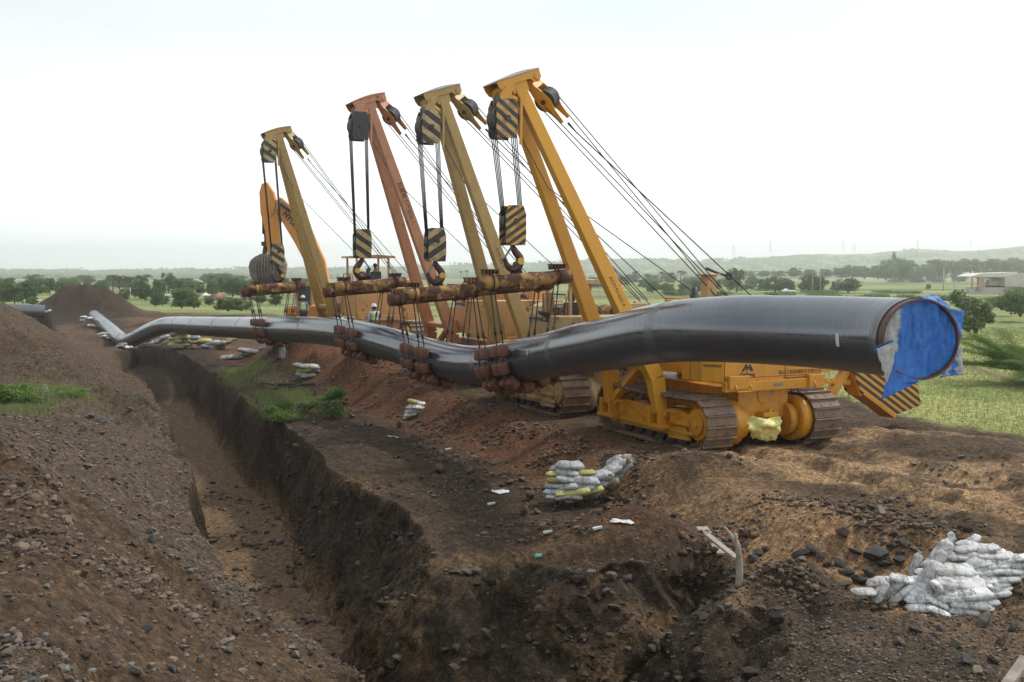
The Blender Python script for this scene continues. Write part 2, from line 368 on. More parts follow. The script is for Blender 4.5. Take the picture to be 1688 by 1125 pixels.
# grass: bench patch, hollow on the left, fields
def patch(a, b, zz_, rx, ry, c=C_grass, s=.8):
    c = c * 1.7
    g = G(a, b, zz_); blend(np.exp(-(((x - g.x) / rx) ** 2 + ((y - g.y) / ry) ** 2)) * s * (.7 + .9 * pf) * (1 - ss(11.0, 12.0, v)), c)
patch(440, 622, -.7, 1.8, 4.5); patch(500, 660, -.7, 1.9, 2.6); patch(410, 618, -.7, 1.2, 4.5)
patch(20, 655, .7, 1.6, 2.2, C_lush); patch(100, 655, .5, .7, 1.1, C_lush); patch(5, 682, .7, 1.0, 1.2, C_grass)
edge = 25.4 + 3 * ss(22, 31, t) + .9 * n1 + .4 * pf + 0 * x
gm = ss(0, 1.2, v - edge) * ss(24, 28, y)
blend(gm * .95, C_grass * 2.9 * np.array([1.12, 1, .95])); blend(gm * ss(0, .4, pn) * .5, C_lush * 2.2)
trk = np.exp(-((x - (21.5 + .12 * (y - 38))) / .7) ** 2) * ss(30, 34, y) * (1 - ss(70, 90, y)); blend(trk * .65, C_soil)
fg = ss(118, 132, y + 10 * pn); blend(fg, C_grass * 2.1)
fl2 = ss(70, 80, y) * ss(-2, 6, x - 2); blend(fl2 * .9, C_grass * 2.1)
bands = fbm(x * .12, y, 16, 3, 71)
blend(ss(150, 170, y) * ss(-.05, .15, bands), C_lush * 1.7); blend(ss(150, 170, y) * ss(.2, .35, bands) * .5, srgb(200, 184, 150))
blend(ss(150, 170, y) * ss(-.1, -.3, bands) * .6, srgb(200, 212, 140))
g0 = P(140, 500, 112); mm = np.exp(-(((x - g0.x + 1) / 9) ** 2 + ((y - g0.y) / 9) ** 2) ** 2); blend(mm, C_dark * .85)
mo = ss(76, 84, y) * (1 - ss(118, 126, y)) * (1 - ss(-12, -6, x)); blend(mo * (1 - mm) * ss(-.2, .3, pn) * .85, srgb(138, 108, 84))
# trench
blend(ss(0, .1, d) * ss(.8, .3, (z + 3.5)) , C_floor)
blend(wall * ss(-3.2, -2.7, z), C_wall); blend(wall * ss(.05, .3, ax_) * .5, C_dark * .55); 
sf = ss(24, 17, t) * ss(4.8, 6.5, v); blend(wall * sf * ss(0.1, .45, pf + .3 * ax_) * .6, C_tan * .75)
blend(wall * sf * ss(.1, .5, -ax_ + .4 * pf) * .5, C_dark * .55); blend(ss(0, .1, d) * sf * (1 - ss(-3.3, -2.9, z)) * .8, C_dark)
vn = np.clip(.5 + .5 * fbm(x, y, .12, 3, 81), 0, 1)[:, None]; col = np.clip(col * (.33 + .38 * vn) * np.array([[1.02, .98, .92]]), 0, 1)

gmat, tt, bb_, cc = newmat('soil_ground'); vobj = cc.outputs['Object']
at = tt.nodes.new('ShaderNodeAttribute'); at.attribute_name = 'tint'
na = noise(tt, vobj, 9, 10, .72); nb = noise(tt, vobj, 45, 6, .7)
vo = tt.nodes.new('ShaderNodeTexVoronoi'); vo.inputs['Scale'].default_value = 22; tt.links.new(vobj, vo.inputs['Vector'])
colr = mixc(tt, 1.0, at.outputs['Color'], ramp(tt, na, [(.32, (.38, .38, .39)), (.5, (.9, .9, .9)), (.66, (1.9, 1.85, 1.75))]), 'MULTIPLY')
colr = mixc(tt, 1.0, colr, ramp(tt, nb, [(.3, (.6, .6, .6)), (.7, (1.4, 1.4, 1.4))]), 'MULTIPLY')
tt.links.new(colr, bb_.inputs['Base Color']); bb_.inputs['Roughness'].default_value = .95; bb_.inputs['Specular IOR Level'].default_value = .2
hh = mathn(tt, 'ADD', mathn(tt, 'MULTIPLY', na, 1.6), mathn(tt, 'ADD', mathn(tt, 'MULTIPLY', nb, .5), mathn(tt, 'MULTIPLY', vo.outputs['Distance'], -.5)))
bump(tt, bb_, hh, .8, .06)
n_r, n_c = sh; idx = np.arange(n_r * n_c).reshape(sh)
Fc = np.stack([idx[:-1, :-1], idx[:-1, 1:], idx[1:, 1:], idx[1:, :-1]], -1).reshape(-1, 4)
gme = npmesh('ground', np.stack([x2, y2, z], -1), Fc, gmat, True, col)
gro = mobj('ground', gme); tag(gro, kind='structure')
# ground behind and below the camera
rb = MB(); rb.add([(-4, 2.02, hz(-3, 2.05) - .02), (4, 2.02, hz(3, 2.05) - .02), (9, -40, 1.2), (-60, -40, .2)], [(0, 1, 2, 3)])
bo = rb.build('ground_behind', gmat); tag(bo, kind='structure')
del x, y, z, d, wall, t, v, n1, n2, x2, y2, col, vn, pn, pf, pg, ax_, bx_, XX, YY, CC, Fc

# hills
def hills():
    xs = np.linspace(-3600, 3600, 300); yy = np.linspace(1100, 3150, 90)
    Y_, X_ = np.meshgrid(yy, xs, indexing='ij'); X_ = X_ * (Y_ / 2600); c = X_ / Y_ * F + 844
    ridge = np.interp(c, [-400, 0, 200, 400, 560, 800, 1000, 1150, 1300, 1430, 1510, 1600, 1690, 2100], [8, 10, 10, 11, 12, 20, 27, 24, 34, 36, 46, 42, 47, 40])
    hr = ridge / F * 2600
    A = hr * np.exp(-((Y_ - 2600) / 520) ** 2) * (1 + .22 * fbm(X_, Y_, 240, 4, 5)) + 4 * fbm(X_, Y_, 60, 3, 6)
    r2 = np.interp(c, [1180, 1380, 1440, 1500, 1560, 1620, 1700, 2000], [0, 0, 8, 16, 20, 22, 28, 36]) / F * 1350
    A = A + (r2 + .2) * np.exp(-((Y_ - 1350) / 130) ** 2) * (1 + .2 * fbm(X_, Y_, 90, 3, 7))
    A = A + ZC * np.clip(hr / 20, 0, 1) * np.exp(-((Y_ - 2600) / 420) ** 2) - 4.4
    n, m = X_.shape; ix = np.arange(n * m).reshape(n, m)
    Fq = np.stack([ix[:-1, :-1], ix[:-1, 1:], ix[1:, 1:], ix[1:, :-1]], -1).reshape(-1, 4)
    f = np.clip(.5 + 1.4 * fbm(X_, Y_, 90, 5, 8, .65), 0, 1).ravel()[:, None]
    cl = srgb(70, 92, 58) * f + srgb(150, 150, 96) * (1 - f)
    me = npmesh('hills', np.stack([X_.ravel(), Y_.ravel(), A.ravel()], -1), Fq, gmat2, True, cl)
    return tag(mobj('hills', me), kind='structure'), (lambda px, Y: None)
gmat2, t2, b2, c2 = newmat('hill_scrub'); a2 = t2.nodes.new('ShaderNodeAttribute'); a2.attribute_name = 'tint'
t2.links.new(mixc(t2, 1, a2.outputs['Color'], ramp(t2, noise(t2, c2.outputs['Object'], .05, 8, .7), [(.35, (.45, .5, .4)), (.6, (1.2, 1.2, 1.1))]), 'MULTIPLY'), b2.inputs['Base Color']); b2.inputs['Roughness'].default_value = 1
hills()
# ------------------------------------------------------------------ materials
M_Y1 = paint('yellow_paint', (.66, .29, .012), amt=.12, damt=.45, scale=1.3, dirt=(.26, .14, .05))
M_Y1B = paint('boom_yellow', (.64, .30, .018), amt=.05, damt=.2, scale=.8, dirt=(.34, .17, .04))
M_Y2 = paint('khaki_yellow', (.44, .28, .085), amt=.14, damt=.35, scale=1.1)
M_Y3 = paint('salmon_orange', (.52, .23, .11), amt=.2, damt=.35, scale=2.0, rust=(.13, .045, .02))
M_Y4 = paint('mustard', (.45, .29, .085), amt=.2, damt=.35, scale=5)
M_BODY = paint('faded_orange_body', (.60, .30, .10), amt=.3, damt=.35, scale=1.0)
M_TAN = paint('tan_body', (.50, .33, .15), amt=.32, damt=.4, scale=1.0)
M_EXC = paint('excavator_orange', (.68, .27, .03), amt=.08, damt=.25, scale=1.0)
M_BEAM = paint('chipped_yellow_over_rust', (.40, .22, .05), amt=.55, damt=.6, scale=1.6, dirt=(.20, .10, .04), rust=(.075, .032, .02), rough=.6)
M_ROLL = paint('rust_red_roller', (.16, .058, .03), amt=.45, damt=.5, scale=5, rust=(.10, .045, .03), dirt=(.2, .13, .09), rough=.6)
M_TRACK = paint('track_steel', (.115, .095, .08), amt=.5, damt=.8, scale=4, rust=(.16, .10, .065), dirt=(.24, .18, .13), rough=.6)
M_DARK = simple('dark_steel', [(.35, (.02, .019, .018)), (.7, (.06, .05, .045))], 8, .5)
M_HOOK = simple('hook_steel', [(.35, (.035, .028, .025)), (.7, (.13, .065, .05))], 5, .45, metal=.4)
M_CABLE = simple('wire_rope', [(.3, (.018, .016, .015)), (.7, (.05, .045, .04))], 30, .6, metal=.3)
M_GREY = simple('grey_steel', [(.3, (.12, .12, .115)), (.7, (.26, .25, .24))], 6, .5)
M_BUCK = simple('bucket_steel', [(.3, (.10, .085, .07)), (.7, (.24, .205, .17))], 4, .55)
M_INK = simple('black_lettering', [(.3, (.02, .02, .02)), (.7, (.045, .04, .035))], 12, .6)
M_WHITE = simple('white_paper', [(.3, (.5, .5, .49)), (.7, (.65, .65, .64))], 8, .7)
M_YSPOT = simple('yellow_spot', [(.3, (.62, .34, .03)), (.7, (.7, .42, .04))], 8, .6)
M_BAGW = simple('white_woven_sack', [(.32, (.13, .11, .09)), (.44, (.42, .41, .39)), (.58, (.68, .68, .69))], 5, .8, .6, .012)
M_BAGG = simple('grey_woven_sack', [(.3, (.12, .105, .09)), (.48, (.32, .32, .32)), (.7, (.48, .49, .50))], 5, .75, .35, .006)
M_BAGY = simple('yellow_woven_sack', [(.25, (.22, .20, .08)), (.5, (.46, .43, .13)), (.75, (.58, .56, .25))], 5, .75, .35, .006)
M_BAGD = simple('dusty_woven_sack', [(.25, (.10, .085, .07)), (.5, (.27, .24, .2)), (.75, (.45, .42, .38))], 5, .8, .35, .006)
M_WOOD = simple('weathered_wood', [(.3, (.22, .18, .14)), (.7, (.42, .37, .31))], 7, .85)
M_BARK = simple('bark', [(.3, (.10, .07, .05)), (.7, (.24, .18, .13))], 10, .9)
M_SKIN = simple('skin', [(.3, (.10, .055, .035)), (.7, (.15, .085, .055))], 5, .6)
M_HAIR = simple('black_hair', [(.3, (.01, .01, .01)), (.7, (.03, .03, .03))], 20, .6)
M_SHIRT = simple('pale_blue_shirt', [(.3, (.36, .42, .50)), (.7, (.50, .56, .62))], 8, .85)
M_GSHIRT = simple('grey_shirt', [(.3, (.18, .18, .20)), (.7, (.28, .28, .31))], 8, .85)
M_TROU = simple('dark_trousers', [(.3, (.03, .035, .05)), (.7, (.07, .07, .09))], 8, .9)
M_VEST = simple('hi_vis_vest', [(.3, (.50, .72, .08)), (.7, (.62, .82, .14))], 8, .7)
M_REFL = simple('vest_tape', [(.3, (.6, .6, .6)), (.7, (.75, .75, .75))], 8, .4)
M_HELM = simple('white_helmet', [(.3, (.72, .72, .71)), (.7, (.8, .8, .8))], 6, .35, .05)
M_SEAT = simple('black_vinyl', [(.3, (.015, .015, .015)), (.7, (.04, .04, .04))], 8, .5)
M_CLOTHY = simple('yellow_plastic_cloth', [(.2, (.30, .27, .10)), (.45, (.62, .55, .16)), (.65, (.72, .68, .34)), (.8, (.2, .28, .3))], 7, .6, .5, .01)
M_REDC = simple('red_cloth', [(.3, (.45, .03, .03)), (.7, (.6, .06, .05))], 8, .8)
for m_ in (M_BAGW, M_BAGG, M_BAGY, M_BAGD):
    t = m_.node_tree; b = t.nodes['Principled BSDF']; src = b.inputs['Base Color'].links[0].from_socket; oi = t.nodes.new('ShaderNodeObjectInfo'); c = t.nodes.new('ShaderNodeTexCoord')
    rv = ramp(t, oi.outputs['Random'], [(0, (.72, .71, .69)), (.6, (1.0, 1.0, 1.0)), (1, (1.15, 1.15, 1.15))]); col = mixc(t, 1, src, rv, 'MULTIPLY')
    mp_ = t.nodes.new('ShaderNodeMapping'); mp_.inputs['Scale'].default_value = (1.5, 1, 1); mp_.inputs['Location'].default_value = (0, 0, 0); t.links.new(c.outputs['Object'], mp_.inputs[0])
    sx = t.nodes.new('ShaderNodeSeparateXYZ'); t.links.new(c.outputs['Object'], sx.inputs[0])
    band = mathn(t, 'MULTIPLY', mathn(t, 'LESS_THAN', mathn(t, 'ABSOLUTE', sx.outputs[0]), .16), mathn(t, 'GREATER_THAN', sx.outputs[2], .04))
    pr = mathn(t, 'MULTIPLY', mathn(t, 'MULTIPLY', band, mathn(t, 'GREATER_THAN', oi.outputs['Random'], .62)), ramp(t, noise(t, mp_.outputs[0], 22, 2), [(.47, (0, 0, 0)), (.52, (.75, .75, .75))]))
    t.links.new(mixc(t, pr, col, (.12, .12, .13)), b.inputs['Base Color'])
def stripes(name, yel, dark, ax, az, per, ph=0.0, ay=0.0, rustamt=.25):
    m, t, b, c = newmat(name); sx = t.nodes.new('ShaderNodeSeparateXYZ'); t.links.new(c.outputs['Object'], sx.inputs[0])
    u = mathn(t, 'ADD', mathn(t, 'MULTIPLY', sx.outputs[0], ax), mathn(t, 'MULTIPLY', sx.outputs[2], az))
    u = mathn(t, 'ADD', u, mathn(t, 'MULTIPLY', noise(t, c.outputs['Object'], 6, 3), .03))
    u = mathn(t, 'FRACT', mathn(t, 'ADD', mathn(t, 'DIVIDE', u, per), 10.0 + ph)); s_ = mathn(t, 'GREATER_THAN', u, .48)
    col = mixc(t, s_, yel, dark)
    dm = ramp(t, noise(t, c.outputs['Object'], 4, 8, .7), [(.52, (0, 0, 0)), (.56, (rustamt * 2,) * 3)])
    col = mixc(t, dm, col, (.10, .06, .035)); t.links.new(col, b.inputs['Base Color']); b.inputs['Roughness'].default_value = .5
    bump(t, b, noise(t, c.outputs['Object'], 30, 4), .2, .01); return m
M_ST1 = stripes('hazard_stripes', (.60, .32, .05), (.025, .024, .022), .55, -.83, .19)
M_ST1B = stripes('hazard_stripes_reversed', (.52, .30, .08), (.025, .024, .022), .6, .8, .24)
M_ST2 = stripes('hazard_stripes_wide', (.44, .33, .14), (.03, .028, .025), .55, -.83, .36)
M_ST3 = stripes('hazard_stripes_wide_reversed', (.44, .33, .14), (.03, .028, .025), .55, .83, .36)
M_STC = stripes('hazard_stripes_counterweight', (.62, .30, .035), (.03, .026, .02), .52, .85, .19, rustamt=.05)

# ------------------------------------------------------------------ the pipeline
PIPE = [(1518, 560, 14.9), (1500, 558.6, 15.2), (1450, 554.5, 15.9), (1375, 549, 16.8), (1300, 545.5, 17.6), (1200, 543, 18.6), (1100, 548, 20.4), (1000, 567, 23.3), (940, 578.5, 25.4),
        (899, 587.5, 27.2), (852, 595.5, 28.9), (804, 602, 30.8), (757, 599, 32.7), (709, 587.5, 34.7), (662, 573.5, 36.9), (615, 559.5, 39.2),
        (567, 549.5, 41.8), (520, 545, 45), (461, 543, 50), (430, 541.8, 52.8), (391, 540.3, 57.5), (331, 538, 65), (291, 536.3, 71.5), (268, 538, 74.5), (245, 547, 78),
        (222, 558.5, 81.5), (209, 563, 83.5), (198, 558.5, 86), (180, 542.5, 93), (156, 521.5, 104)]
def catmull(pts, k=10, step=None):
    p = [2 * pts[0] - pts[1]] + pts + [2 * pts[-1] - pts[-2]]; o = []
    for i in range(1, len(p) - 2):
        for j in range(k):
            q = j / k; a, b, c, d = p[i - 1:i + 3]
            o.append(.5 * (2 * b + (c - a) * q + (2 * a - 5 * b + 4 * c - d) * q * q + (3 * b - a - 3 * c + d) * q ** 3))
    o.append(p[-2]); return o
PR = .6
PC = catmull([P(*q) for q in PIPE], 14)
def sweep(name, path, r, n, mat, parent=None, inner=None, bumpy=0):
    m = len(path); V = []; A = []; L = 0; u = None
    for i, p in enumerate(path):
        d = (path[min(i + 1, m - 1)] - path[max(i - 1, 0)]).normalized()
        if i: L += (p - path[i - 1]).length
        x = Vector((d.y, -d.x, 0)).normalized(); y_ = x.cross(d).normalized()
        if y_.z < 0: y_ = -y_
        for k in range(n):
            th = 2 * math.pi * k / n; V.append(p + (x * math.cos(th) + y_ * math.sin(th)) * r); A.append((L, th, 0))
    Fq = [(i * n + k, i * n + (k + 1) % n, (i + 1) * n + (k + 1) % n, (i + 1) * n + k) for i in range(m - 1) for k in range(n)]
    me = npmesh(name, np.array([tuple(q) for q in V]), np.array(Fq), mat, True, np.array(A)); return mobj(name, me, parent)
def pipemat(name, base, dusty, rough):
    m, t, b, c = newmat(name); a = t.nodes.new('ShaderNodeAttribute'); a.attribute_name = 'tint'
    s_ = t.nodes.new('ShaderNodeSeparateXYZ'); t.links.new(a.outputs['Vector'], s_.inputs[0]); L, th = s_.outputs[0], s_.outputs[1]
    wv = mathn(t, 'ADD', mathn(t, 'MULTIPLY', L, 7.0), mathn(t, 'MULTIPLY', th, 1.1))
    cx = t.nodes.new('ShaderNodeCombineXYZ'); t.links.new(wv, cx.inputs[0]); t.links.new(mathn(t, 'MULTIPLY', th, .35), cx.inputs[1])
    rings = noise(t, cx.outputs[0], 1.0, 3, .6)
    c2_ = t.nodes.new('ShaderNodeCombineXYZ'); t.links.new(mathn(t, 'MULTIPLY', L, .45), c2_.inputs[0]); t.links.new(mathn(t, 'MULTIPLY', th, .25), c2_.inputs[1])
    slow = noise(t, c2_.outputs[0], 1.0, 4, .6)
    jf = mathn(t, 'FRACT', mathn(t, 'DIVIDE', mathn(t, 'ADD', L, mathn(t, 'MULTIPLY', th, .02)), 5.7))
    joint = mathn(t, 'LESS_THAN', jf, .06)
    col = ramp(t, slow, [(.3, base), (.7, tuple(min(1, q * 1.9) for q in base))])
    col = mixc(t, 1, col, ramp(t, rings, [(.35, (.6, .6, .6)), (.65, (1.5, 1.5, 1.5))]), 'MULTIPLY')
    und = ramp(t, mathn(t, 'SINE', th), [(.0, (1, 1, 1)), (.02, (1, 1, 1)), (.45, (0, 0, 0))])   # dusty concrete smear below (sine<0 clamps to 0)
    und2 = mathn(t, 'MULTIPLY', mathn(t, 'LESS_THAN', mathn(t, 'ADD', mathn(t, 'SINE', th), mathn(t, 'MULTIPLY', slow, .3)), .12), .75)
    dn = ramp(t, noise(t, c.outputs['Object'], 2.5, 8, .7), [(.35, (.2, .2, .2)), (.7, (1, 1, 1))])
    col = mixc(t, mathn(t, 'MULTIPLY', und2, dn), col, dusty)
    stain = ramp(t, noise(t, c.outputs['Object'], .8, 7, .7), [(.58, (0, 0, 0)), (.7, (.5, .5, .5))])
    col = mixc(t, stain, col, (.045, .034, .028)); col = mixc(t, joint, col, (.02, .02, .02))
    t.links.new(col, b.inputs['Base Color'])
    rr = mathn(t, 'ADD', mathn(t, 'ADD', mathn(t, 'MULTIPLY', rings, .14), mathn(t, 'MULTIPLY', slow, .12)), rough - .14)
    rr = mathn(t, 'ADD', mathn(t, 'ADD', rr, mathn(t, 'MULTIPLY', und2, .3)), mathn(t, 'MULTIPLY', joint, .16), True); t.links.new(rr, b.inputs['Roughness'])
    b.inputs['Specular IOR Level'].default_value = 1.0; b.inputs['IOR'].default_value = 1.75
    bump(t, b, mathn(t, 'ADD', mathn(t, 'MULTIPLY', rings, 1.0), mathn(t, 'MULTIPLY', joint, .9)), .6, .014); return m
M_PIPE = pipemat('black_pipe_coating', (.012, .019, .032), (.022, .021, .02), .17)
M_PIPE2 = pipemat('black_pipe_coating_clean', (.014, .015, .019), (.03, .03, .03), .3)
M_RUSTEND = simple('rusty_bare_steel', [(.3, (.05, .025, .02)), (.6, (.12, .05, .035)), (.8, (.20, .12, .09))], 9, .6)
pl_ = empty('pipeline', PC[0]); tag(pl_, 'long black coated steel pipeline sagging from four side booms', 'pipeline')
def keep(o, root):
    bpy.context.view_layer.update(); o.parent = root; o.matrix_parent_inverse = root.matrix_world.inverted(); return o
PCn = PC[1:]
D0 = (PC[0] - PC[1]).normalized()
body_path = [PC[0] - D0 * .16] + [p for p in PC if (p - PC[0]).length > .3]
keep(sweep('coated_wall', body_path, PR, 56, M_PIPE), pl_)
def ring(name, a, b, r, ri, mat, root, n=56):
    m = MB(); a, b = Vector(a), Vector(b); d = (b - a).normalized(); x = d.orthogonal().normalized(); y = d.cross(x); V = []
    for p, q in ((a, r), (b, r), (b, ri), (a, ri)):
        V += [p + (x * math.cos(2 * math.pi * i / n) + y * math.sin(2 * math.pi * i / n)) * q for i in range(n)]
    m.add(V, [(k * n + i, k * n + (i + 1) % n, ((k + 1) % 4) * n + (i + 1) % n, ((k + 1) % 4) * n + i) for k in range(4) for i in range(n)], False)
    return keep(m.build(name, mat), root)
ring('bare_steel_end', PC[0] - D0 * .75, PC[0] + D0 * .02, PR - .008, PR - .035, M_RUSTEND, pl_)
ring('coating_edge', PC[0] - D0 * .17, PC[0] - D0 * .145, PR + .006, PR - .007, M_SEAT, pl_)
De = (PC[-1] - PC[-2]).normalized(); ring('far_rim', PC[-1] - De * .3, PC[-1] + De * .02, PR - .004, PR - .05, M_GREY, pl_, 32)
def pipe_at(t):
    """centre of the pipeline where it crosses trench coordinate t"""
    for a, b in zip(PC[:-1], PC[1:]):
        ta, tb = -.436 * a.x + .9 * a.y, -.436 * b.x + .9 * b.y
        if ta <= t < tb: q = (t - ta) / (tb - ta); return a.lerp(b, q)
    return PC[0]
def sticker(px, py, wpx, hpx):
    """small paper label on the pipe skin nearest that place"""
    best = min(PC, key=lambda p: abs((p.x / (p.y)) * F + 844 - px)); i = PC.index(best); d = (PC[i - 1] - PC[i + 1]).normalized()
    Yc = best.y; s = Yc / F; ang0 = math.asin(max(-.95, min(.95, (best.z - P(px, py, Yc).z) / PR * -1)))
    x = Vector((d.y, -d.x, 0)).normalized(); x = x if x.y < 0 else -x; y_ = Vector((0, 0, 1)); V = []; n = 6; h = hpx * s / PR; wd = wpx * s
    for i in range(n + 1):
        th = ang0 - h / 2 + h * i / n
        for e in (-1, 1): V.append(best + d * e * wd / 2 + (x * math.cos(th) + y_ * math.sin(th)) * (PR + .004))
    m = MB(); m.add(V, [(2 * i, 2 * i + 1, 2 * i + 3, 2 * i + 2) for i in range(n)]); return m.build('paper_label', M_WHITE)
for q in ((1430, 559, 8, 22), (904, 579, 4, 12)): keep(sticker(*q), pl_)

# the second black pipe on the far left
a_, b_ = P(74, 514, 97), P(-120, 507, 93)
p2 = empty('pipe_section', a_); tag(p2, 'clean black open pipe lying beside the dark mound at the left edge', 'pipe')
dd = (b_ - a_).normalized()
keep(sweep('coated_wall', [a_ + dd * (i * .7) for i in range(17)], .62, 40, M_PIPE2), p2)
ring('pipe_mouth', a_, a_ + dd * 5, .619, .585, M_PIPE2, p2, 40)

# ------------------------------------------------------------------ blue tarpaulin over the mouth
M_BLUE, tb_, bb2, cb_ = newmat('blue_tarpaulin')
aa = tb_.nodes.new('ShaderNodeAttribute'); aa.attribute_name = 'tint'
nb_ = noise(tb_, cb_.outputs['Object'], 9, 8, .65)
tb_.links.new(mixc(tb_, 1, aa.outputs['Color'], ramp(tb_, nb_, [(.3, (.65, .65, .7)), (.7, (1.25, 1.25, 1.2))]), 'MULTIPLY'), bb2.inputs['Base Color'])
bb2.inputs['Roughness'].default_value = .5
mp2 = tb_.nodes.new('ShaderNodeMapping'); mp2.inputs['Scale'].default_value = (6, 6, 1.6); tb_.links.new(cb_.outputs['Object'], mp2.inputs[0])
bump(tb_, bb2, mathn(tb_, 'ADD', noise(tb_, mp2.outputs[0], 1.0, 5, .6), mathn(tb_, 'MULTIPLY', noise(tb_, cb_.outputs['Object'], 40, 3), .15)), .9, .06)
tarp = empty('tarpaulin', PC[0]); tag(tarp, 'torn blue tarpaulin stretched over the open pipe mouth', 'tarpaulin')
ex_ = Vector((-D0.y, D0.x, 0)).normalized(); ex_ = ex_ if ex_.x > 0 else -ex_; ez_ = ex_.cross(-D0).normalized(); ez_ = ez_ if ez_.z > 0 else -ez_
BL = np.array((.012, .13, .45)); GR = np.array((.36, .36, .34))
def cover():
    n, m = 90, 28; V = []; C = []; fs = []
    for j in range(m + 1):
        for i in range(n):
            th = 2 * math.pi * i / n; r = (PR - .038) * j / m; u, w_ = math.cos(th) * r, math.sin(th) * r
            dz = -.08 + .06 * float(fbm(np.array([u * 1.0]), np.array([w_ * .35]), .16, 3, 5)[0]) + .045 * float(fbm(np.array([u * 1.6]), np.array([w_ * .8]), .3, 3, 6)[0]) - .05 * (1 - (r / PR) ** 2)
            edge = -.30 + .05 * w_ + .025 * float(fbm(np.array([w_]), np.array([0.]), .1, 3, 7)[0])
            g = u < edge and w_ > -.18 - (u + .3) * .2
            V.append(PC[0] + ex_ * u + ez_ * w_ + D0 * (dz + (.0 if g else .012))); C.append(GR if g else BL)
    fs = [(j * n + i, j * n + (i + 1) % n, (j + 1) * n + (i + 1) % n, (j + 1) * n + i) for j in range(m) for i in range(n)]
    me = npmesh('cover_sheet', np.array([tuple(q) for q in V]), np.array(fs), M_BLUE, True, np.array(C)); return keep(mobj('cover_sheet', me), tarp)
cover()
def flap(name, poly, dep, c1, c2=None, fold=.05, seed=0):
    """ragged sheet: poly of (u,w) outline points fanned from inner edge; built as grid between two polylines"""
    inner, outer = poly; n = 14; V = []; C = []; k = 16
    def samp(pl, q):
        f = q * (len(pl) - 1); i = min(int(f), len(pl) - 2); a, b = Vector(pl[i]), Vector(pl[i + 1]); return a.lerp(b, f - i)
    for j in range(n + 1):
        for i in range(k + 1):
            a, b = samp(inner, i / k), samp(outer, i / k); p = a.lerp(b, j / n)
            f = float(fbm(np.array([i * .35 + seed]), np.array([j * .12]), 1.0, 3, seed)[0])
            jag = .02 * float(fbm(np.array([i * 1.1]), np.array([seed * 1.]), 1, 2, 3)[0]) * (j == n)
            V.append(PC[0] + ex_ * (p.x + jag) + ez_ * (p.y + jag) + D0 * (p.z + fold * f * math.sin(math.pi * min(1, j / n + .15))))
            C.append(c2 if (c2 is not None and f > .12) else c1)
    fs = [(j * (k + 1) + i, j * (k + 1) + i + 1, (j + 1) * (k + 1) + i + 1, (j + 1) * (k + 1) + i) for j in range(n) for i in range(k)]
    me = npmesh(name, np.array([tuple(q) for q in V]), np.array(fs), M_BLUE, True, np.array(C))
    o = mobj(name, me); s = o.modifiers.new('thick', 'SOLIDIFY'); s.thickness = .006; return keep(o, tarp)
flap('loose_flap', ([(-.42, .0, .02), (-.50, -.14, .03), (-.46, -.35, .03), (-.3, -.5, .03), (-.05, -.6, .03)], [(-.66, -.08, .0), (-.70, -.14, -.03), (-.52, -.42, .08), (-.63, -.86, .05), (-.05, -.62, .03)]), 0, BL, None, .07, 1)
flap('grey_fold', ([(-.42, -.02, .05), (-.44, -.3, .06)], [(-.70, -.13, .02), (-.56, -.62, .09)]), 0, GR, None, .05, 2)
flap('right_flap', ([(.42, .42, .02), (.56, .2, .02), (.585, .0, .02)], [(.50, .44, -.02), (.70, .40, -.05), (.64, .02, -.05)]), 0, BL, None, .06, 3)
flap('lower_flap', ([(.57, -.1, .02), (.5, -.34, .02), (.3, -.52, .02)], [(.64, -.12, 0), (.68, -.52, -.03), (.32, -.56, .0)]), 0, BL, GR, .06, 4)
flap('top_flap', ([(.02, .6, .02), (.2, .56, .02), (.42, .43, .02)], [(.02, .625, -.1), (.3, .64, -.08), (.52, .40, -.05)]), 0, BL, None, .04, 5)

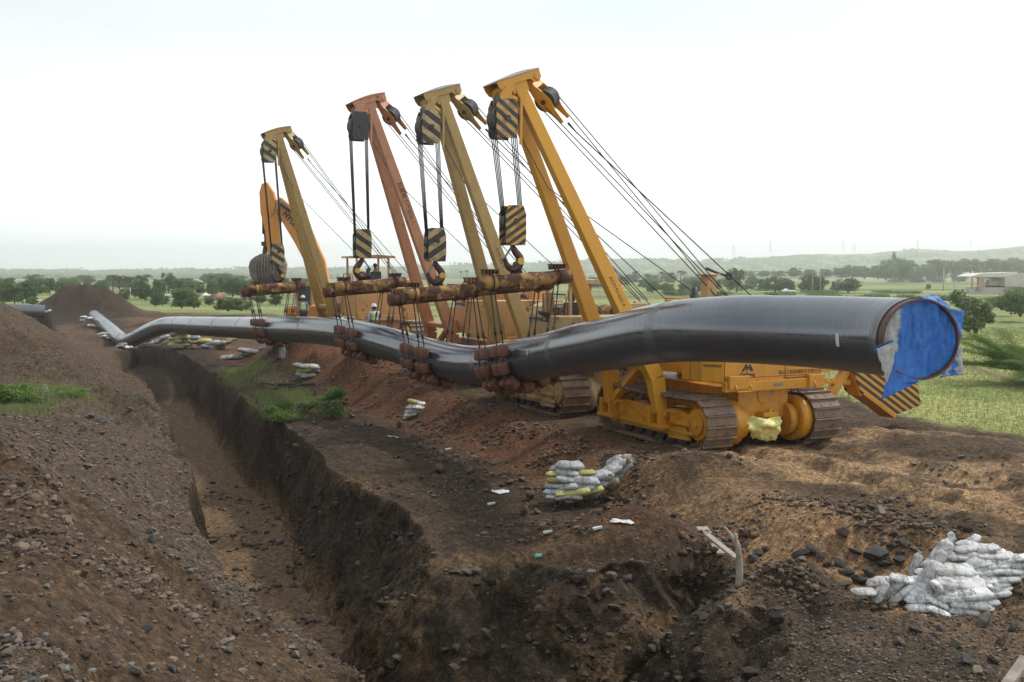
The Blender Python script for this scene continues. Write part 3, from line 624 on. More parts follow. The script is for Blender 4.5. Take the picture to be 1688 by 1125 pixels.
# ------------------------------------------------------------------ pipelayer cranes
RZ = math.atan2(.436, .9)
M_PLATE = paint('silvery_plate', (.55, .55, .50), amt=.12, damt=.3, scale=2)
_cache = {}
def track_meshes():
    """belt of shoes round a stadium profile, centred on x = 0"""
    if 'belt' in _cache: return
    m = MB(); yc, rr, zc = 2.1, .68, .72; N = 46
    Ls = 2 * yc; La = math.pi * rr; tot = 2 * Ls + 2 * La
    for k in range(N):
        s = tot * (k + .5) / N
        if s < Ls: p = (-yc + s, zc - rr); nn = (0, -1)
        elif s < Ls + La: a = -math.pi / 2 + (s - Ls) / rr; p = (yc + rr * math.cos(a), zc + rr * math.sin(a)); nn = (math.cos(a), math.sin(a))
        elif s < 2 * Ls + La:
            q = s - Ls - La; p = (yc - q, zc + rr - .05 * math.sin(math.pi * q / Ls)); nn = (0, 1)
        else: a = math.pi / 2 + (s - 2 * Ls - La) / rr; p = (-yc + rr * math.cos(a), zc + rr * math.sin(a)); nn = (math.cos(a), math.sin(a))
        Rm = Matrix(((1, 0, 0), (0, nn[1], nn[0]), (0, -nn[0], nn[1])))
        c = Vector((0, p[0], p[1])); n3 = Vector((0, nn[0], nn[1])); pt = tot / N
        j = rnd.uniform(-.006, .006)
        m.box(c + n3 * .0, (.96, pt * .96, .04), Rm); tgt = Vector((0, nn[1], -nn[0]))
        m.box(c + n3 * .045 + tgt * (pt * .42), (.96, .028, .075 + j), Rm)
        m.box(c - n3 * .07, (.24, pt * .9, .11), Rm)
        for e in (-.17, .17):
            for f in (-.05, .05): m.box(c + n3 * .028 + Vector((e, 0, 0)) + tgt * f, (.035, .03, .02), Rm)
    _cache['belt'] = m
    f = MB()
    f.prism([(-1.75, .30), (1.7, .28), (1.95, .5), (1.9, .85), (1.2, 1.0), (-.2, .98), (-1.2, 1.02), (-1.9, .9), (-2.0, .5)], (-.08, 0, 0), (0, 1, 0), (0, 0, 1), (1, 0, 0), .44)
    f.prism([(-1.9, .26), (-.9, .22), (-.75, .5), (-1.7, .62)], (-.35, 0, 0), (0, 1, 0), (0, 0, 1), (1, 0, 0), .06)
    f.prism([(.2, .42), (1.9, .5), (1.95, .72), (1.2, .86), (.5, .66)], (-.36, 0, 0), (0, 1, 0), (0, 0, 1), (1, 0, 0), .09)
    f.box((-.36, -1.5, .70), (.2, .9, .10)); f.box((-.36, -1.55, .46), (.14, 1.0, .08)); f.box((-.38, .3, .45), (.08, 2.6, .06))
    _cache['frame'] = f
    r = MB()
    r.cyl((-.18, 0, 0), (.18, 0, 0), .16, n=14); r.cyl((-.22, 0, 0), (-.14, 0, 0), .2, n=14); r.cyl((.14, 0, 0), (.22, 0, 0), .2, n=14)
    _cache['roller'] = r
    s = MB(); s.cyl((-.30, 0, 0), (.2, 0, 0), .42, n=24); s.cyl((-.38, 0, 0), (-.28, 0, 0), .30, n=20); s.cyl((-.42, 0, 0), (-.36, 0, 0), .12, n=12)
    for k in range(22):
        a = 2 * math.pi * k / 22; s.box((-.05, .55 * math.cos(a), .55 * math.sin(a)), (.12, .1, .1), Matrix.Rotation(a, 3, 'X'))
        if k % 2: s.cyl((-.42, .24 * math.cos(a), .24 * math.sin(a)), (-.36, .24 * math.cos(a), .24 * math.sin(a)), .025, n=6)
    s.cyl((-.06, 0, 0), (.04, 0, 0), .54, n=24)
    _cache['sprocket'] = s
def make_track(root, x, side, mf):
    track_meshes()
    def inst(key, name, mat, parent, loc=(0, 0, 0), sx=1):
        ck = (key, mat.name, sx)
        if ck not in _cache:
            o = _cache[key].build(name, mat, None, bevel=0)
            if sx < 0: o.data.transform(Matrix.Diagonal((-1, 1, 1, 1))); o.data.flip_normals()
            _cache[ck] = o.data; COL.objects.unlink(o); bpy.data.objects.remove(o)
        q = mobj(name, _cache[ck], parent); q.location = loc; return q
    b = inst('belt', 'track_belt', M_TRACK, root, (x, 0, 0))
    inst('frame', 'track_frame', mf, b, (0, 0, 0), side); inst('sprocket', 'sprocket', mf, b, (0, -2.1, .72), side)
    inst('sprocket', 'idler_wheel', mf, b, (0, 2.1, .70), side)
    for k in range(6): inst('roller', 'track_roller', M_DARK, b, (0, -1.4 + .56 * k, .26))
    return b
def block_poly(w_, h_): return [(-w_ * .5, -h_ * .38), (-w_ * .42, -h_ * .5), (w_ * .46, -h_ * .5), (w_ * .5, -h_ * .2), (w_ * .5, h_ * .28), (w_ * .36, h_ * .5), (-w_ * .36, h_ * .5), (-w_ * .5, h_ * .3)]
def crane(label, t0, v0, zg, tip, ub, hb, hk, lb, mats, feet=.7, hookside=1, opts=()):
    mboom, mbody, mstU, mstH, mhood = mats
    base = tv(t0, v0, zg); root = empty('pipelayer_crane', base, RZ)
    tag(root, label, 'pipelayer crane', 'side boom cranes holding the pipeline')
    Mi = (Matrix.Translation(base) @ Matrix.Rotation(RZ, 4, 'Z')).inverted()
    L = lambda p: Mi @ p
    X, Yv, Z = Vector((1, 0, 0)), Vector((0, 1, 0)), Vector((0, 0, 1))
    make_track(root, -1.8, 1, mbody); make_track(root, 1.8, -1, mbody)
    T = L(P(*tip)); Fm = Vector((-2.25, feet, .85)); bd = (T - Vector((Fm.x, T.y, Fm.z))).normalized()
    e = Vector((bd.z, 0, -bd.x)).normalized(); e = e if e.x > 0 else -e
    # boom legs
    lg = MB(); cap = MB()
    bm_ = empty('boom'); bm_.parent = root
    for s in (-1, 1):
        top = T + Yv * .27 * s - bd * .1; foot = Fm + Yv * (1.3 * s); knee = foot + (top - foot) * .10 + X * .30 + Z * .05
        l = MB(); l.beam(top, knee, .33, .26, up=Yv, w2=.45, h2=.33); l.beam(knee + (knee - top).normalized() * .004, foot, .455, .325, up=Yv, w2=.34, h2=.26)
        lo = l.build('boom_leg', mboom, root, bevel=.02)
        br = MB(); br.box(foot + Vector((-.02, -.24, -.1)), (.45, .10, .5)); br.box(foot + Vector((-.02, .24, -.1)), (.45, .10, .5)); br.cyl(foot - Yv * .36, foot + Yv * .36, .09, n=12)
        br.box(foot + Vector((.02, 0, -.34)), (.5, .86, .1)); br.box(foot + Vector((.1, -.62, -.02)), (.28, .22, .34)); br.box(foot + Vector((-.06, -.62, .13)), (.1, .3, .05))
        br.build('boom_foot_bracket', mbody, root, bevel=.01)
    bpy.data.objects.remove(bm_)
    cb = MB(); k2 = Fm.lerp(T, .14) + X * .3; cb.beam(k2 - Yv * .95, k2 + Yv * .95, .26, .18, up=bd)
    cb.build('boom_crossbar', mboom, root, bevel=.01); cb = MB(); cb.beam(Fm + Yv * 1.2 + Z * .1, Fm + Vector((.45, -.1, 1.5)), .22, .2, up=Yv)
    cb.build('boom_brace', mboom, root, bevel=.01)
    # head
    hd = MB()
    for s in (-1, 1):
        hd.prism([(-.66, .04), (-.60, -.10), (-.46, -.20), (-.30, -.14), (-.16, .0), (.34, .0), (.44, -.12), (.6, -.14), (.7, -.02), (.70, .2), (-.68, .2)], T + Yv * .43 * s, e, bd, Yv, .05)
    hd.cyl(T - e * .4 - bd * .1 - Yv * .5, T - e * .4 - bd * .1 + Yv * .5, .12, n=14); hd.cyl(T + e * .56 - Yv * .5, T + e * .56 + Yv * .5, .09, n=12)
    hd.box(T - bd * .02, (.5, .8, .5), Matrix((e, Yv, bd)).transposed())
    h_ = hd.build('boom_head', mboom, root, bevel=.01)
    arc = [(-.74 + 1.5 * i / 12, .205 + .075 * math.sin(math.pi * i / 12)) for i in range(13)]
    cp = MB(); cp.prism(arc, T, e, bd, Yv, .98); cp.build('head_plate', M_PLATE if mboom in (M_Y1B, M_Y2) else mboom, h_)
    # upper block
    U = L(P(*ub)); uw, uh = .64, 1.06
    u = MB()
    for s in (-1, 1): u.prism(block_poly(uw, uh), U + Yv * .27 * s, X, Z, Yv, .035)
    uo = u.build('upper_block', mstU, root, bevel=.008)
    sv = MB(); 
    for s in (-.18, -.06, .06, .18): sv.cyl(U + Yv * (s - .045), U + Yv * (s + .045), .40, n=22)
    sv.cyl(U - Yv * .36, U + Yv * .36, .08, n=10); sv.box(U + Z * .45, (.34, .4, .4)); sv.build('sheave', M_DARK, uo)
    lk = MB(); A_ = T - e * .4 - bd * .1
    for s in (-.12, .12): lk.beam(A_ + Yv * s, U + Z * .45 + Yv * s, .2, .06, up=Yv)
    lk.beam(A_ - Yv * .1, U + Vector((.28, -.3, .5)), .1, .1, up=Yv); lk.beam(U + Vector((.42, -.3, .55)), U + Vector((.40, -.3, -.7)), .07, .05, up=Yv)
    for s in (-1, 1): lk.prism([(-.16, .30), (-.20, .62), (-.06, .80), (.12, .74), (.2, .5), (.24, .30)], U + Yv * .24 * s, X, Z, Yv, .05)
    lk.cyl(A_ - Yv * .34, A_ + Yv * .34, .17, n=18)
    lk.build('shackle_link', mboom, uo)
    # hook block
    B = L(P(*hb)); bw, bh = .62, 1.1
    b = MB()
    for s in (-1, 1): b.prism(block_poly(bw, bh), B + Yv * .22 * s, X, Z, Yv, .04)
    ho = b.build('hook_block', mstH, root, bevel=.008)
    sv = MB()
    for s in (-.1, 0, .1): sv.cyl(B + Z * .12 + Yv * (s - .04), B + Z * .12 + Yv * (s + .04), .33, n=22)
    sv.cyl(B + Z * .12 - Yv * .29, B + Z * .12 + Yv * .29, .07, n=10); sv.box(B - Z * .42, (.46, .4, .14)); sv.build('sheave', M_DARK, ho)
    K = L(P(*hk)); S = B - Z * .52; q = hookside
    dz = (S.z - K.z); s_ = dz / 1.0
    pts = [S, S + Vector((.02 * q, 0, -.14)) * s_, S + Vector((.14 * q, 0, -.32)) * s_, S + Vector((.30 * q, 0, -.52)) * s_, S + Vector((.33 * q, 0, -.72)) * s_, S + Vector((.22 * q, 0, -.92)) * s_,
           S + Vector((.0, 0, -1.0)) * s_, S + Vector((-.20 * q, 0, -.90)) * s_, S + Vector((-.30 * q, 0, -.72)) * s_, S + Vector((-.37 * q, 0, -.56)) * s_]
    cc_ = catmull(pts, 4); hk_ = MB(); n = len(cc_); hk_.tube(cc_, [(.09 + .08 * math.sin(math.pi * min(1, i / n * 1.15))) * s_ for i in range(n)], 12)
    hko = hk_.build('hook', M_HOOK, ho)
    lt = MB(); lt.beam(S + Vector((-.05 * q, 0, -.1)), pts[-1], .05, .04, up=Yv); lt.build('hook_latch', M_GREY, hko)
    sp = MB(); c0 = pts[4] + Vector((-.02 * q, -.17 * s_, .03)); sp.cyl(c0, c0 + Yv * .03, .10, n=16); sp.build('painted_spot', M_YSPOT, hko)
    # hoist rope
    rp = MB()
    for i, s in enumerate((-.18, -.06, .06, .18)):
        rp.tube([U + Vector((-.33, s, 0)), B + Vector((-.28, s * .6, .2))], .016, 5); rp.tube([U + Vector((.30, s, 0)), B + Vector((.26, s * .6, .2))], .016, 5)
    W1 = Vector((1.35, -.6, 3.15)); W2 = Vector((1.35, .5, 3.15))
    rp.tube([U + Vector((.42, -.3, -.5)), (T - bd * 3.0) + X * .1, W2], .014, 5)
    rp.build('hoist_rope', M_CABLE, root)
    # luffing block and ropes
    Lb = L(P(*lb)); A2 = T + e * .56; W = W1 if 'winch' not in opts else L(P(*opts['winch'])); ld = (W - A2).normalized(); nn = ld.cross(Yv).normalized()
    Lc = A2 + ld * .62
    lbm = MB()
    q_ = (Vector((-ld.z, 0, ld.x))); q_ = q_ if q_.z > 0 else -q_; q_ = (q_ - ld * q_.dot(ld)).normalized(); ka = (Yv * .55 + q_ * .85).normalized(); ka = (ka - ld * ka.dot(ld)).normalized(); kb = ld.cross(ka).normalized()
    for s in (-1, 1): lbm.prism([(-.50, -.08), (-.2, -.16), (.2, -.20), (.5, -.10), (.9, -.05), (.9, .05), (.5, .10), (.2, .20), (-.2, .16), (-.50, .08)], Lc + ka * .22 * s, ld, kb, ka, .04)
    lbm.beam(Lc - ld * .62, Lc - ld * .28, .5, .24, up=kb)
    lo = lbm.build('luffing_block', mboom, root, bevel=.008)
    sv = MB()
    for s in (-.15, -.05, .05, .15): sv.cyl(Lc + ld * .12 + ka * (s - .042), Lc + ld * .12 + ka * (s + .042), .31, n=22)
    sv.cyl(Lc + ld * .12 - ka * .3, Lc + ld * .12 + ka * .3, .07, n=10); sv.build('sheave', M_DARK, lo)
    lr = MB()
    for i, s in enumerate((-.19, -.07, .05, .17)):
        lr.tube([Lc + ld * .2 + nn * .3 * (1 if i % 2 else -1) + Yv * s, W + Vector((0, s * 2.0, .1 if i % 2 else -.1))], .016, 5)
    lr.tube([Lc + ld * 1.0, Lc + ld * 1.35, W + Vector((.35, -1.0, 0))], [.04, .02, .016], 5)
    lr.build('luffing_rope', M_CABLE, root)
    # winch drums
    for wy in (W1, W2):
        d_ = MB(); d_.cyl(wy - Yv * .30, wy + Yv * .30, .30, n=24); d_.cyl(wy - Yv * .36, wy - Yv * .28, .44, n=28); d_.cyl(wy + Yv * .28, wy + Yv * .36, .44, n=28); d_.cyl(wy - Yv * .5, wy - Yv * .3, .2, n=16)
        for k in range(8): a = k * math.pi / 4; c_ = wy - Yv * .5 + Vector((math.cos(a), 0, math.sin(a))) * .15; d_.cyl(c_ - Yv * .02, c_, .025, n=6)
        d_.build('winch_drum', mbody, root)
    fr = MB(); fr.box((1.35, -1.08, 2.75), (.8, .06, 1.3)); fr.box((1.35, .06, 2.75), (.8, .06, 1.3)); fr.box((1.35, .95, 2.75), (.8, .06, 1.3)); fr.build('winch_frame', mbody, root, bevel=.01)
    # chassis and belly
    ch = MB(); ch.box((0, .2, 1.25), (1.7, 4.0, .7)); ch.box((0, .9, 1.05), (3.0, .5, .4)); ch.box((0, -.9, 1.05), (3.0, .4, .4)); ch.build('chassis', mbody, root, bevel=.03)
    tm = MB(); tm.prism([(-.82, 1.8), (-.86, 1.25), (-.62, .82), (-.3, .62), (.5, .62), (.72, .82), (.86, 1.25), (.82, 1.8)], (0, -1.98, 0), X, Z, Yv, .5)
    tm.box((0, -1.85, 1.84), (1.5, .7, .1)); tmo = tm.build('transmission_case', mbody, root, bevel=.03)
    fl = MB(); fl.cyl((.05, -2.26, 1.42), (.05, -2.22, 1.42), .27, n=28)
    for k in range(6): a = k * math.pi / 3 + .3; fl.cyl((.05 + .22 * math.cos(a), -2.285, 1.42 + .22 * math.sin(a)), (.05 + .22 * math.cos(a), -2.25, 1.42 + .22 * math.sin(a)), .022, n=6)
    fl.build('flange_cover', mbody, tmo)
    for s in (-1, 1):
        hb_ = MB(); hb_.cyl((s * .98, -2.1, .72), (s * 1.36, -2.1, .72), .62, n=32); hb_.cyl((s * .70, -2.1, .72), (s * 1.0, -2.1, .72), .46, n=28)
        for k in range(16): a = 2 * math.pi * k / 16; c_ = Vector((s * .99, -2.1 + .54 * math.cos(a), .72 + .54 * math.sin(a))); hb_.box(c_, (.07, .07, .07))
        hb_.build('final_drive', mbody, root)
    ht = MB(); ht.box((0, -2.38, .92), (.5, .36, .12)); ht.box((0, -2.38, .70), (.5, .36, .10)); ht.cyl((0, -2.5, .6), (0, -2.5, 1.08), .06, n=10); ht.build('tow_hitch', mbody, root, bevel=.01)
    # rear body box
    x0, x1, y0, y1, z0, z1 = -2.05, 1.72, -2.6, -1.3, 1.86, 3.3
    rbx = MB(); rbx.prism([(x0, y1), (x0, y0 + .42), (x0 + .42, y0), (x1, y0), (x1, y1)], (0, 0, (z0 + z1) / 2), X, Yv, Z, z1 - z0)
    ro = rbx.build('rear_body', mbody, root, bevel=.025)
    sm_ = MB()
    sm_.box((x0 + .42 + .02, y0 - .004, 2.6), (.012, .012, 1.4)); sm_.box((.42, y0 - .004, 2.6), (.014, .012, 1.4)); sm_.box((.05, y0 - .004, z0 + .10), (3.2, .012, .012))
    sm_.box((x0 - .004, -1.7, 2.6), (.012, .012, 1.4)); sm_.build('panel_gap', M_DARK, ro)
    bp = MB(); bp.box((0, y0 - .03, 1.74), (3.3, .16, .26)); bp.box((-1.25, y0 - .14, 1.86), (.66, .12, .34)); bp.box((1.35, y0 - .14, 1.80), (.5, .12, .34))
    for k in range(4): bp.cyl((-1.48 + .14 * k, y0 - .21, 1.93), (-1.48 + .14 * k, y0 - .19, 1.93), .018, n=6)
    bpo = bp.build('rear_bumper', mbody, root, bevel=.012)
    for xx in (-1.15, 1.5):
        stp_ = MB(); yb = y0 - .26; w2_, h2_ = .24, .2; c_ = Vector((xx, yb, 1.62))
        stp_.tube([c_ + Vector((-w2_, 0.1, h2_)), c_ + Vector((-w2_, 0, h2_ * .5)), c_ + Vector((-w2_, 0, 0)), c_ + Vector((w2_, 0, 0)), c_ + Vector((w2_, 0, h2_ * .5)), c_ + Vector((w2_, .1, h2_))], .022, 6)
        stp_.build('step_loop', mbody, bpo)
    pt = MB(); pt.box((.1, y0 - .115, 1.75), (.3, .01, .09)); pt.build('data_plate', M_GREY, bpo)
    # side body with louvres
    sb = MB(); sb.prism([(-1.25, 1.95), (2.4, 1.85), (2.4, 2.9), (.6, 3.0), (-1.25, 3.2)], (-1.2, 0, 0), Yv, Z, X, .5); sb.box((.75, .6, 2.1), (.9, 3.4, 1.0)); so = sb.build('side_body', mbody, root, bevel=.02)
    lv = MB()
    for k in range(6): lv.box((-1.455, -1.02 + .09 * k, 2.12), (.02, .045, .34))
    lv.build('louvre', M_DARK, so)
    hr = MB(); hr.tube([(-1.46, -.1, 2.42), (-1.66, -.1, 2.42), (-1.69, -1.2, 2.36), (-1.5, -1.28, 2.36)], .035, 6); hr.build('grab_rail', M_GREY, so)
    # hood at the far end
    hdp = [(-.72, 2.2), (.72, 2.2), (.74, 3.2), (.62, 3.5), (.3, 3.62), (-.3, 3.62), (-.62, 3.5), (-.74, 3.2)]
    hh_ = MB(); hh_.prism(hdp, (0, 1.75, 0), X, Z, Yv, 2.3); ho_ = hh_.build('engine_hood', mhood, root, bevel=.03)
    gr = MB()
    for k in range(7): gr.box((0, 2.92, 2.45 + .14 * k), (1.2, .05, .06))
    gr.build('radiator_grille', M_DARK, ho_)
    ex = MB(); ex.cyl((.3, 1.4, 3.55), (.3, 1.4, 4.3), .09, n=12); ex.cyl((.3, 1.4, 3.7), (.3, 1.4, 4.1), .14, n=14); ex.build('exhaust_stack', M_DARK, ho_)
    ft = MB(); ft.box((1.2, -1.55, 3.45), (.9, .5, .5)); ft.cyl((1.2, -1.55, 3.7), (1.2, -1.55, 3.78), .09, n=12); ft.build('oil_tank', mbody, root, bevel=.06)
    sp2 = MB(); sp2.prism([(-.35, 2.6), (.35, 2.6), (.33, 3.75), (.2, 3.95), (-.2, 3.95), (-.33, 3.75)], (-.98, .75, 0), Yv, Z, X, .12); sp2.cyl((-1.06, .75, 3.55), (-1.0, .75, 3.55), .12, n=14); sp2.build('boom_stop_plate', mhood, root, bevel=.015)
    vb_ = MB(); vb_.box((-1.2, .1, 3.05), (.3, .5, .25))
    for k in range(5): vb_.cyl((-1.35, -.08 + .09 * k, 3.05), (-1.5, -.08 + .09 * k, 3.05), .03, n=8)
    vb_.build('valve_block', M_DARK, root)
    hs_ = MB()
    for k in range(6): hs_.tube(catmull([Vector((-1.2, -.05 + .07 * k, 3.1)), Vector((-1.3 - .03 * k, .3 + .1 * k, 3.35)), Vector((-.9, .9 + .05 * k, 3.0 + .05 * k)), Vector((-.6, .4 + .2 * k, 2.6))], 5), .022, 5)
    for k in range(3): hs_.tube(catmull([Vector((1.0, -1.3, 3.2 - .1 * k)), Vector((.7, -.9, 3.5 - .05 * k)), Vector((.9, -.4, 3.2)), Vector((1.2, -.1, 2.9))], 5), .025, 5)
    hs_.build('hydraulic_hose', M_DARK, root)
    tb3 = MB(); tb3.box((-1.32, 1.5, 2.15), (.5, 1.2, .55)); tb3.box((-1.6, 1.5, 2.2), (.03, .9, .35)); tb3.build('tool_box', mbody, root, bevel=.03)
    eb = MB(); eb.box((-.85, 1.7, 2.75), (.12, 1.5, .7)); eb.cyl((-.95, 1.3, 2.9), (-.95, 2.1, 2.9), .12, n=12); eb.box((-.93, 1.7, 2.5), (.1, 1.2, .2)); eb.build('engine_block', M_DARK, root)
    mp3 = MB(); mp3.tube([(-1.35, -1.2, 3.3), (-1.35, -1.2, 4.0), (-1.35, .5, 4.0), (-1.35, .5, 3.1)], .03, 6); mp3.build('handrail', mbody, root)
    if 'cab' in opts:
        sx_, sz1 = opts.get('seat', (-.55, 3.15)); se = MB(); se.box((sx_, .0, sz1), (.6, .55, .16)); se.box((sx_ - .1, -.3, sz1 + .3), (.6, .12, .5)); se.cyl((sx_, 0, 2.6), (sx_, 0, sz1), .15, n=12); se.build('operator_seat', M_SEAT, root, bevel=.04)
        zt = opts['cab']; pc = MB()
        for (a, b) in ((-1.05, -.95), (-1.05, .75), (.7, -.95), (.7, .75)): pc.beam((a, b, 2.8), (a, b, zt), .1, .1, up=X)
        pc.build('canopy_post', mbody, root, bevel=.01)
        rf = MB(); rf.prism([(-1.35, 0), (-1.3, .1), (0, .17), (1.0, .1), (1.05, 0)], (0, -.1, zt), X, Z, Yv, 2.1); rf.build('canopy_roof', M_Y3 if mbody is M_BODY else mbody, root, bevel=.01)
        lvr = MB()
        for k in range(4): b0 = Vector((-.95 + .07 * k, .45, 2.9)); lvr.cyl(b0, b0 + Vector((0, .05, .55)), .014, n=6); lvr.cyl(b0 + Vector((0, .05, .55)), b0 + Vector((0, .055, .62)), .03, n=8)
        lvr.build('control_lever', M_DARK, root)
    return root, L, dict(T=T, e=e, bd=bd, y0=y0)
c1, L1, I1 = crane('bright yellow side boom crane nearest the camera with striped counterweight', 24.35, 18.32, 0.0, (845, 140, 29.2), (829, 197, 28.7), (845, 372, 28.9), (853, 444, 29.0), (905, 165, 30),
                   (M_Y1B, M_Y1, M_ST1B, M_ST1, M_Y1), .7, 1, {'winch': (1200, 500, 30.0)})
c2_, L2, I2 = crane('khaki side boom crane between the bright yellow and the salmon one', 32.0, 18.32, 0.0, (722, 160, 35.0), (706, 211, 34.2), (717, 404, 34.3), (722, 466, 34.4), (770, 180, 36),
                    (M_Y2, M_TAN, M_ST3, M_ST2, M_TAN), .7, 1, {'cab': 4.35, 'winch': (1064, 500, 36.0)})
c3, L3, I3 = crane('salmon orange side boom crane with a rusty boom', 39.2, 18.32, .35, (604, 172, 40.6), (591, 209, 39.9), (597, 402, 40.0), (597, 457, 40.1), (644, 190, 41.5),
                   (M_Y3, M_BODY, M_DARK, M_ST3, M_BODY), .7, -1, {'winch': (880, 498, 43.5)})
c4, L4, I4 = crane('mustard side boom crane farthest away with speckled boom', 53.4, 17.4, .7, (456, 222, 52.2), (443, 250, 51.2), (457, 420, 51.3), (459, 463, 51.4), (486, 230, 53.5),
                   (M_Y4, M_BODY, M_ST3, M_ST3, M_Y4), .7, 1, {'cab': 4.85, 'seat': (.3, 3.58), 'winch': (652, 452, 54.5)})
# crane 1: lettering, post, counterweight
y0 = I1['y0']
def face_text(root, L, px, py, t, s, size, name='lettering', **k):
    pass
def PT(px, py, t):
    c = (px - 844) / F; Y = t / (.9 - .436 * c); return P(px, py, Y)
tf = 24.35 - 2.6 - .006
def onface(px, py): return L1(PT(px, py, tf))
a = onface(1320, 614); rear = [o for o in c1.children if o.name.startswith('rear_body')][0]
for s, pos, size, sx in (('泰山工程机械股份有限公司', onface(1320, 613), .125, 1.0), ('Taishan Construction Machinery Co.,Ltd', onface(1320, 622), .075, .95)):
    text('lettering', s, size, M_INK, rear, frame(Vector((min(a.x, .98), y0 - .004, pos.z)), (1, 0, 0), (0, 0, 1)), sx=sx, ext=.002)
b = onface(1233, 618); text('lettering', 'DaiFeng', .15, M_INK, rear, frame(Vector((b.x, y0 - .004, b.z)), (1, 0, 0), (0, 0, 1)), ext=.002, bold=.004)
lg = MB(); b2_ = onface(1233, 607)
lg.prism([(-.2, -.09), (-.05, .12), (.02, .02), (.08, .12), (.2, -.09), (.1, -.09), (.03, .0), (-.02, -.09), (-.07, -.0), (-.11, -.09)], (b.x, y0 - .004, b2_.z), (1, 0, 0), (0, 0, 1), (0, 1, 0), .006)
lg.build('maker_emblem', M_INK, rear)
q = L1(PT(1172, 604, tf + .2)); text('lettering', 'NDX90/25A', .09, M_INK, rear, frame(Vector((-1.84 - .004, y0 + .21 - .004, q.z)), (.707, -.707, 0), (0, 0, 1)), ext=.002, bold=.003)
M_FAINT = simple('faded_brown_lettering', [(.3, (.07, .04, .03)), (.7, (.14, .07, .045))], 6, .7)
def boom_text(root, L, I, s, pxa, pya, side, size, name='lettering'):
    """stencilled along the camera-facing side of a boom leg"""
    legs = [o for o in root.children if o.name.startswith('boom_leg')]; leg = legs[side]
    T = I['T']; foot = Vector((-2.25, .7 + (1.3 if side else -1.3), .85)); sgn = 1 if side else -1
    top = T + Vector((0, .27 * sgn, 0)) - I['bd'] * .1; knee = foot + (top - foot) * .10 + Vector((.3, 0, .05))
    tz = L(P(0, pya, (Matrix.Translation(root.location) @ Matrix.Rotation(RZ, 4, 'Z') @ top).y)).z; f = (top.z - tz) / (top.z - knee.z)
    p = top.lerp(knee, f); d = (knee - top).normalized(); n = d.cross(Vector((0, 1, 0)).cross(d).normalized()); n = (n if n.y < 0 else -n)
    yy = n.cross(d).normalized()
    hw = (.26 + .07 * f) / 2
    return text(name, s, size, M_FAINT if size > .2 else M_INK, leg, frame(p + n * (hw + .003), d, n.cross(d)), ext=.002, bold=.0)
boom_text(c1, L1, I1, 'AC0193-025-4', 0, 482, 0, .15)
boom_text(c2_, L2, I2, '0193-026 5', 0, 426, 0, .15)
boom_text(c3, L3, I3, '起重臂下严禁站人', 0, 335, 0, .22)
# gantry post
pb = L1(P(1168, 500, 30.2)); pz = 4.7 - zg if False else 4.66
po = MB(); po.beam((pb.x, pb.y, 2.4), (pb.x, pb.y, pz), .42, .42, up=(0, 1, 0), w2=.32, h2=.32); po.box((pb.x, pb.y, pz + .02), (.5, .5, .05)); pst = po.build('gantry_post', M_TAN, c1, bevel=.02)
lp = MB(); lp.tube([(pb.x - .1, pb.y, pz + .2), (pb.x + .35, pb.y, pz + .06), (pb.x + .7, pb.y, pz - .02)], .04, 6)
lp.tube([(pb.x + .72 + .1 * math.cos(i * .7), pb.y, pz - .02 + .1 * math.sin(i * .7)) for i in range(10)], .03, 5); lp.build('rope_guide', M_DARK, pst)
# counterweight
tcw = 23.2
def cwp(px, py, t=tcw): return L1(PT(px, py, t))
pl5 = [cwp(*q) for q in ((1408, 612), (1420, 648), (1474, 686), (1520, 668), (1513, 634), (1490, 606))]
cw = MB(); org = Vector((0, pl5[0].y, 0)); cw.prism([(p.x, p.z) for p in pl5], org + Vector((0, .35, 0)), (1, 0, 0), (0, 0, 1), (0, 1, 0), .7)
cwo = cw.build('counterweight', M_STC, c1, bevel=.015)
fr_ = MB()
def cwb(a, b, w_, h_, t=tcw): fr_.beam(cwp(*a, t) + Vector((0, .3, 0)), cwp(*b, t) + Vector((0, .3, 0)), w_, h_, up=(0, 1, 0))
cwb((1414, 600), (1370, 668), .26, .2); cwb((1352, 628), (1412, 632), .16, .16); cwb((1352, 612), (1405, 606), .16, .16); cwb((1411, 606), (1424, 652), .2, .5)
cwb((1424, 648), (1476, 688), .1, .62)
fr_.build('counterweight_arm', M_Y1, c1, bevel=.01)

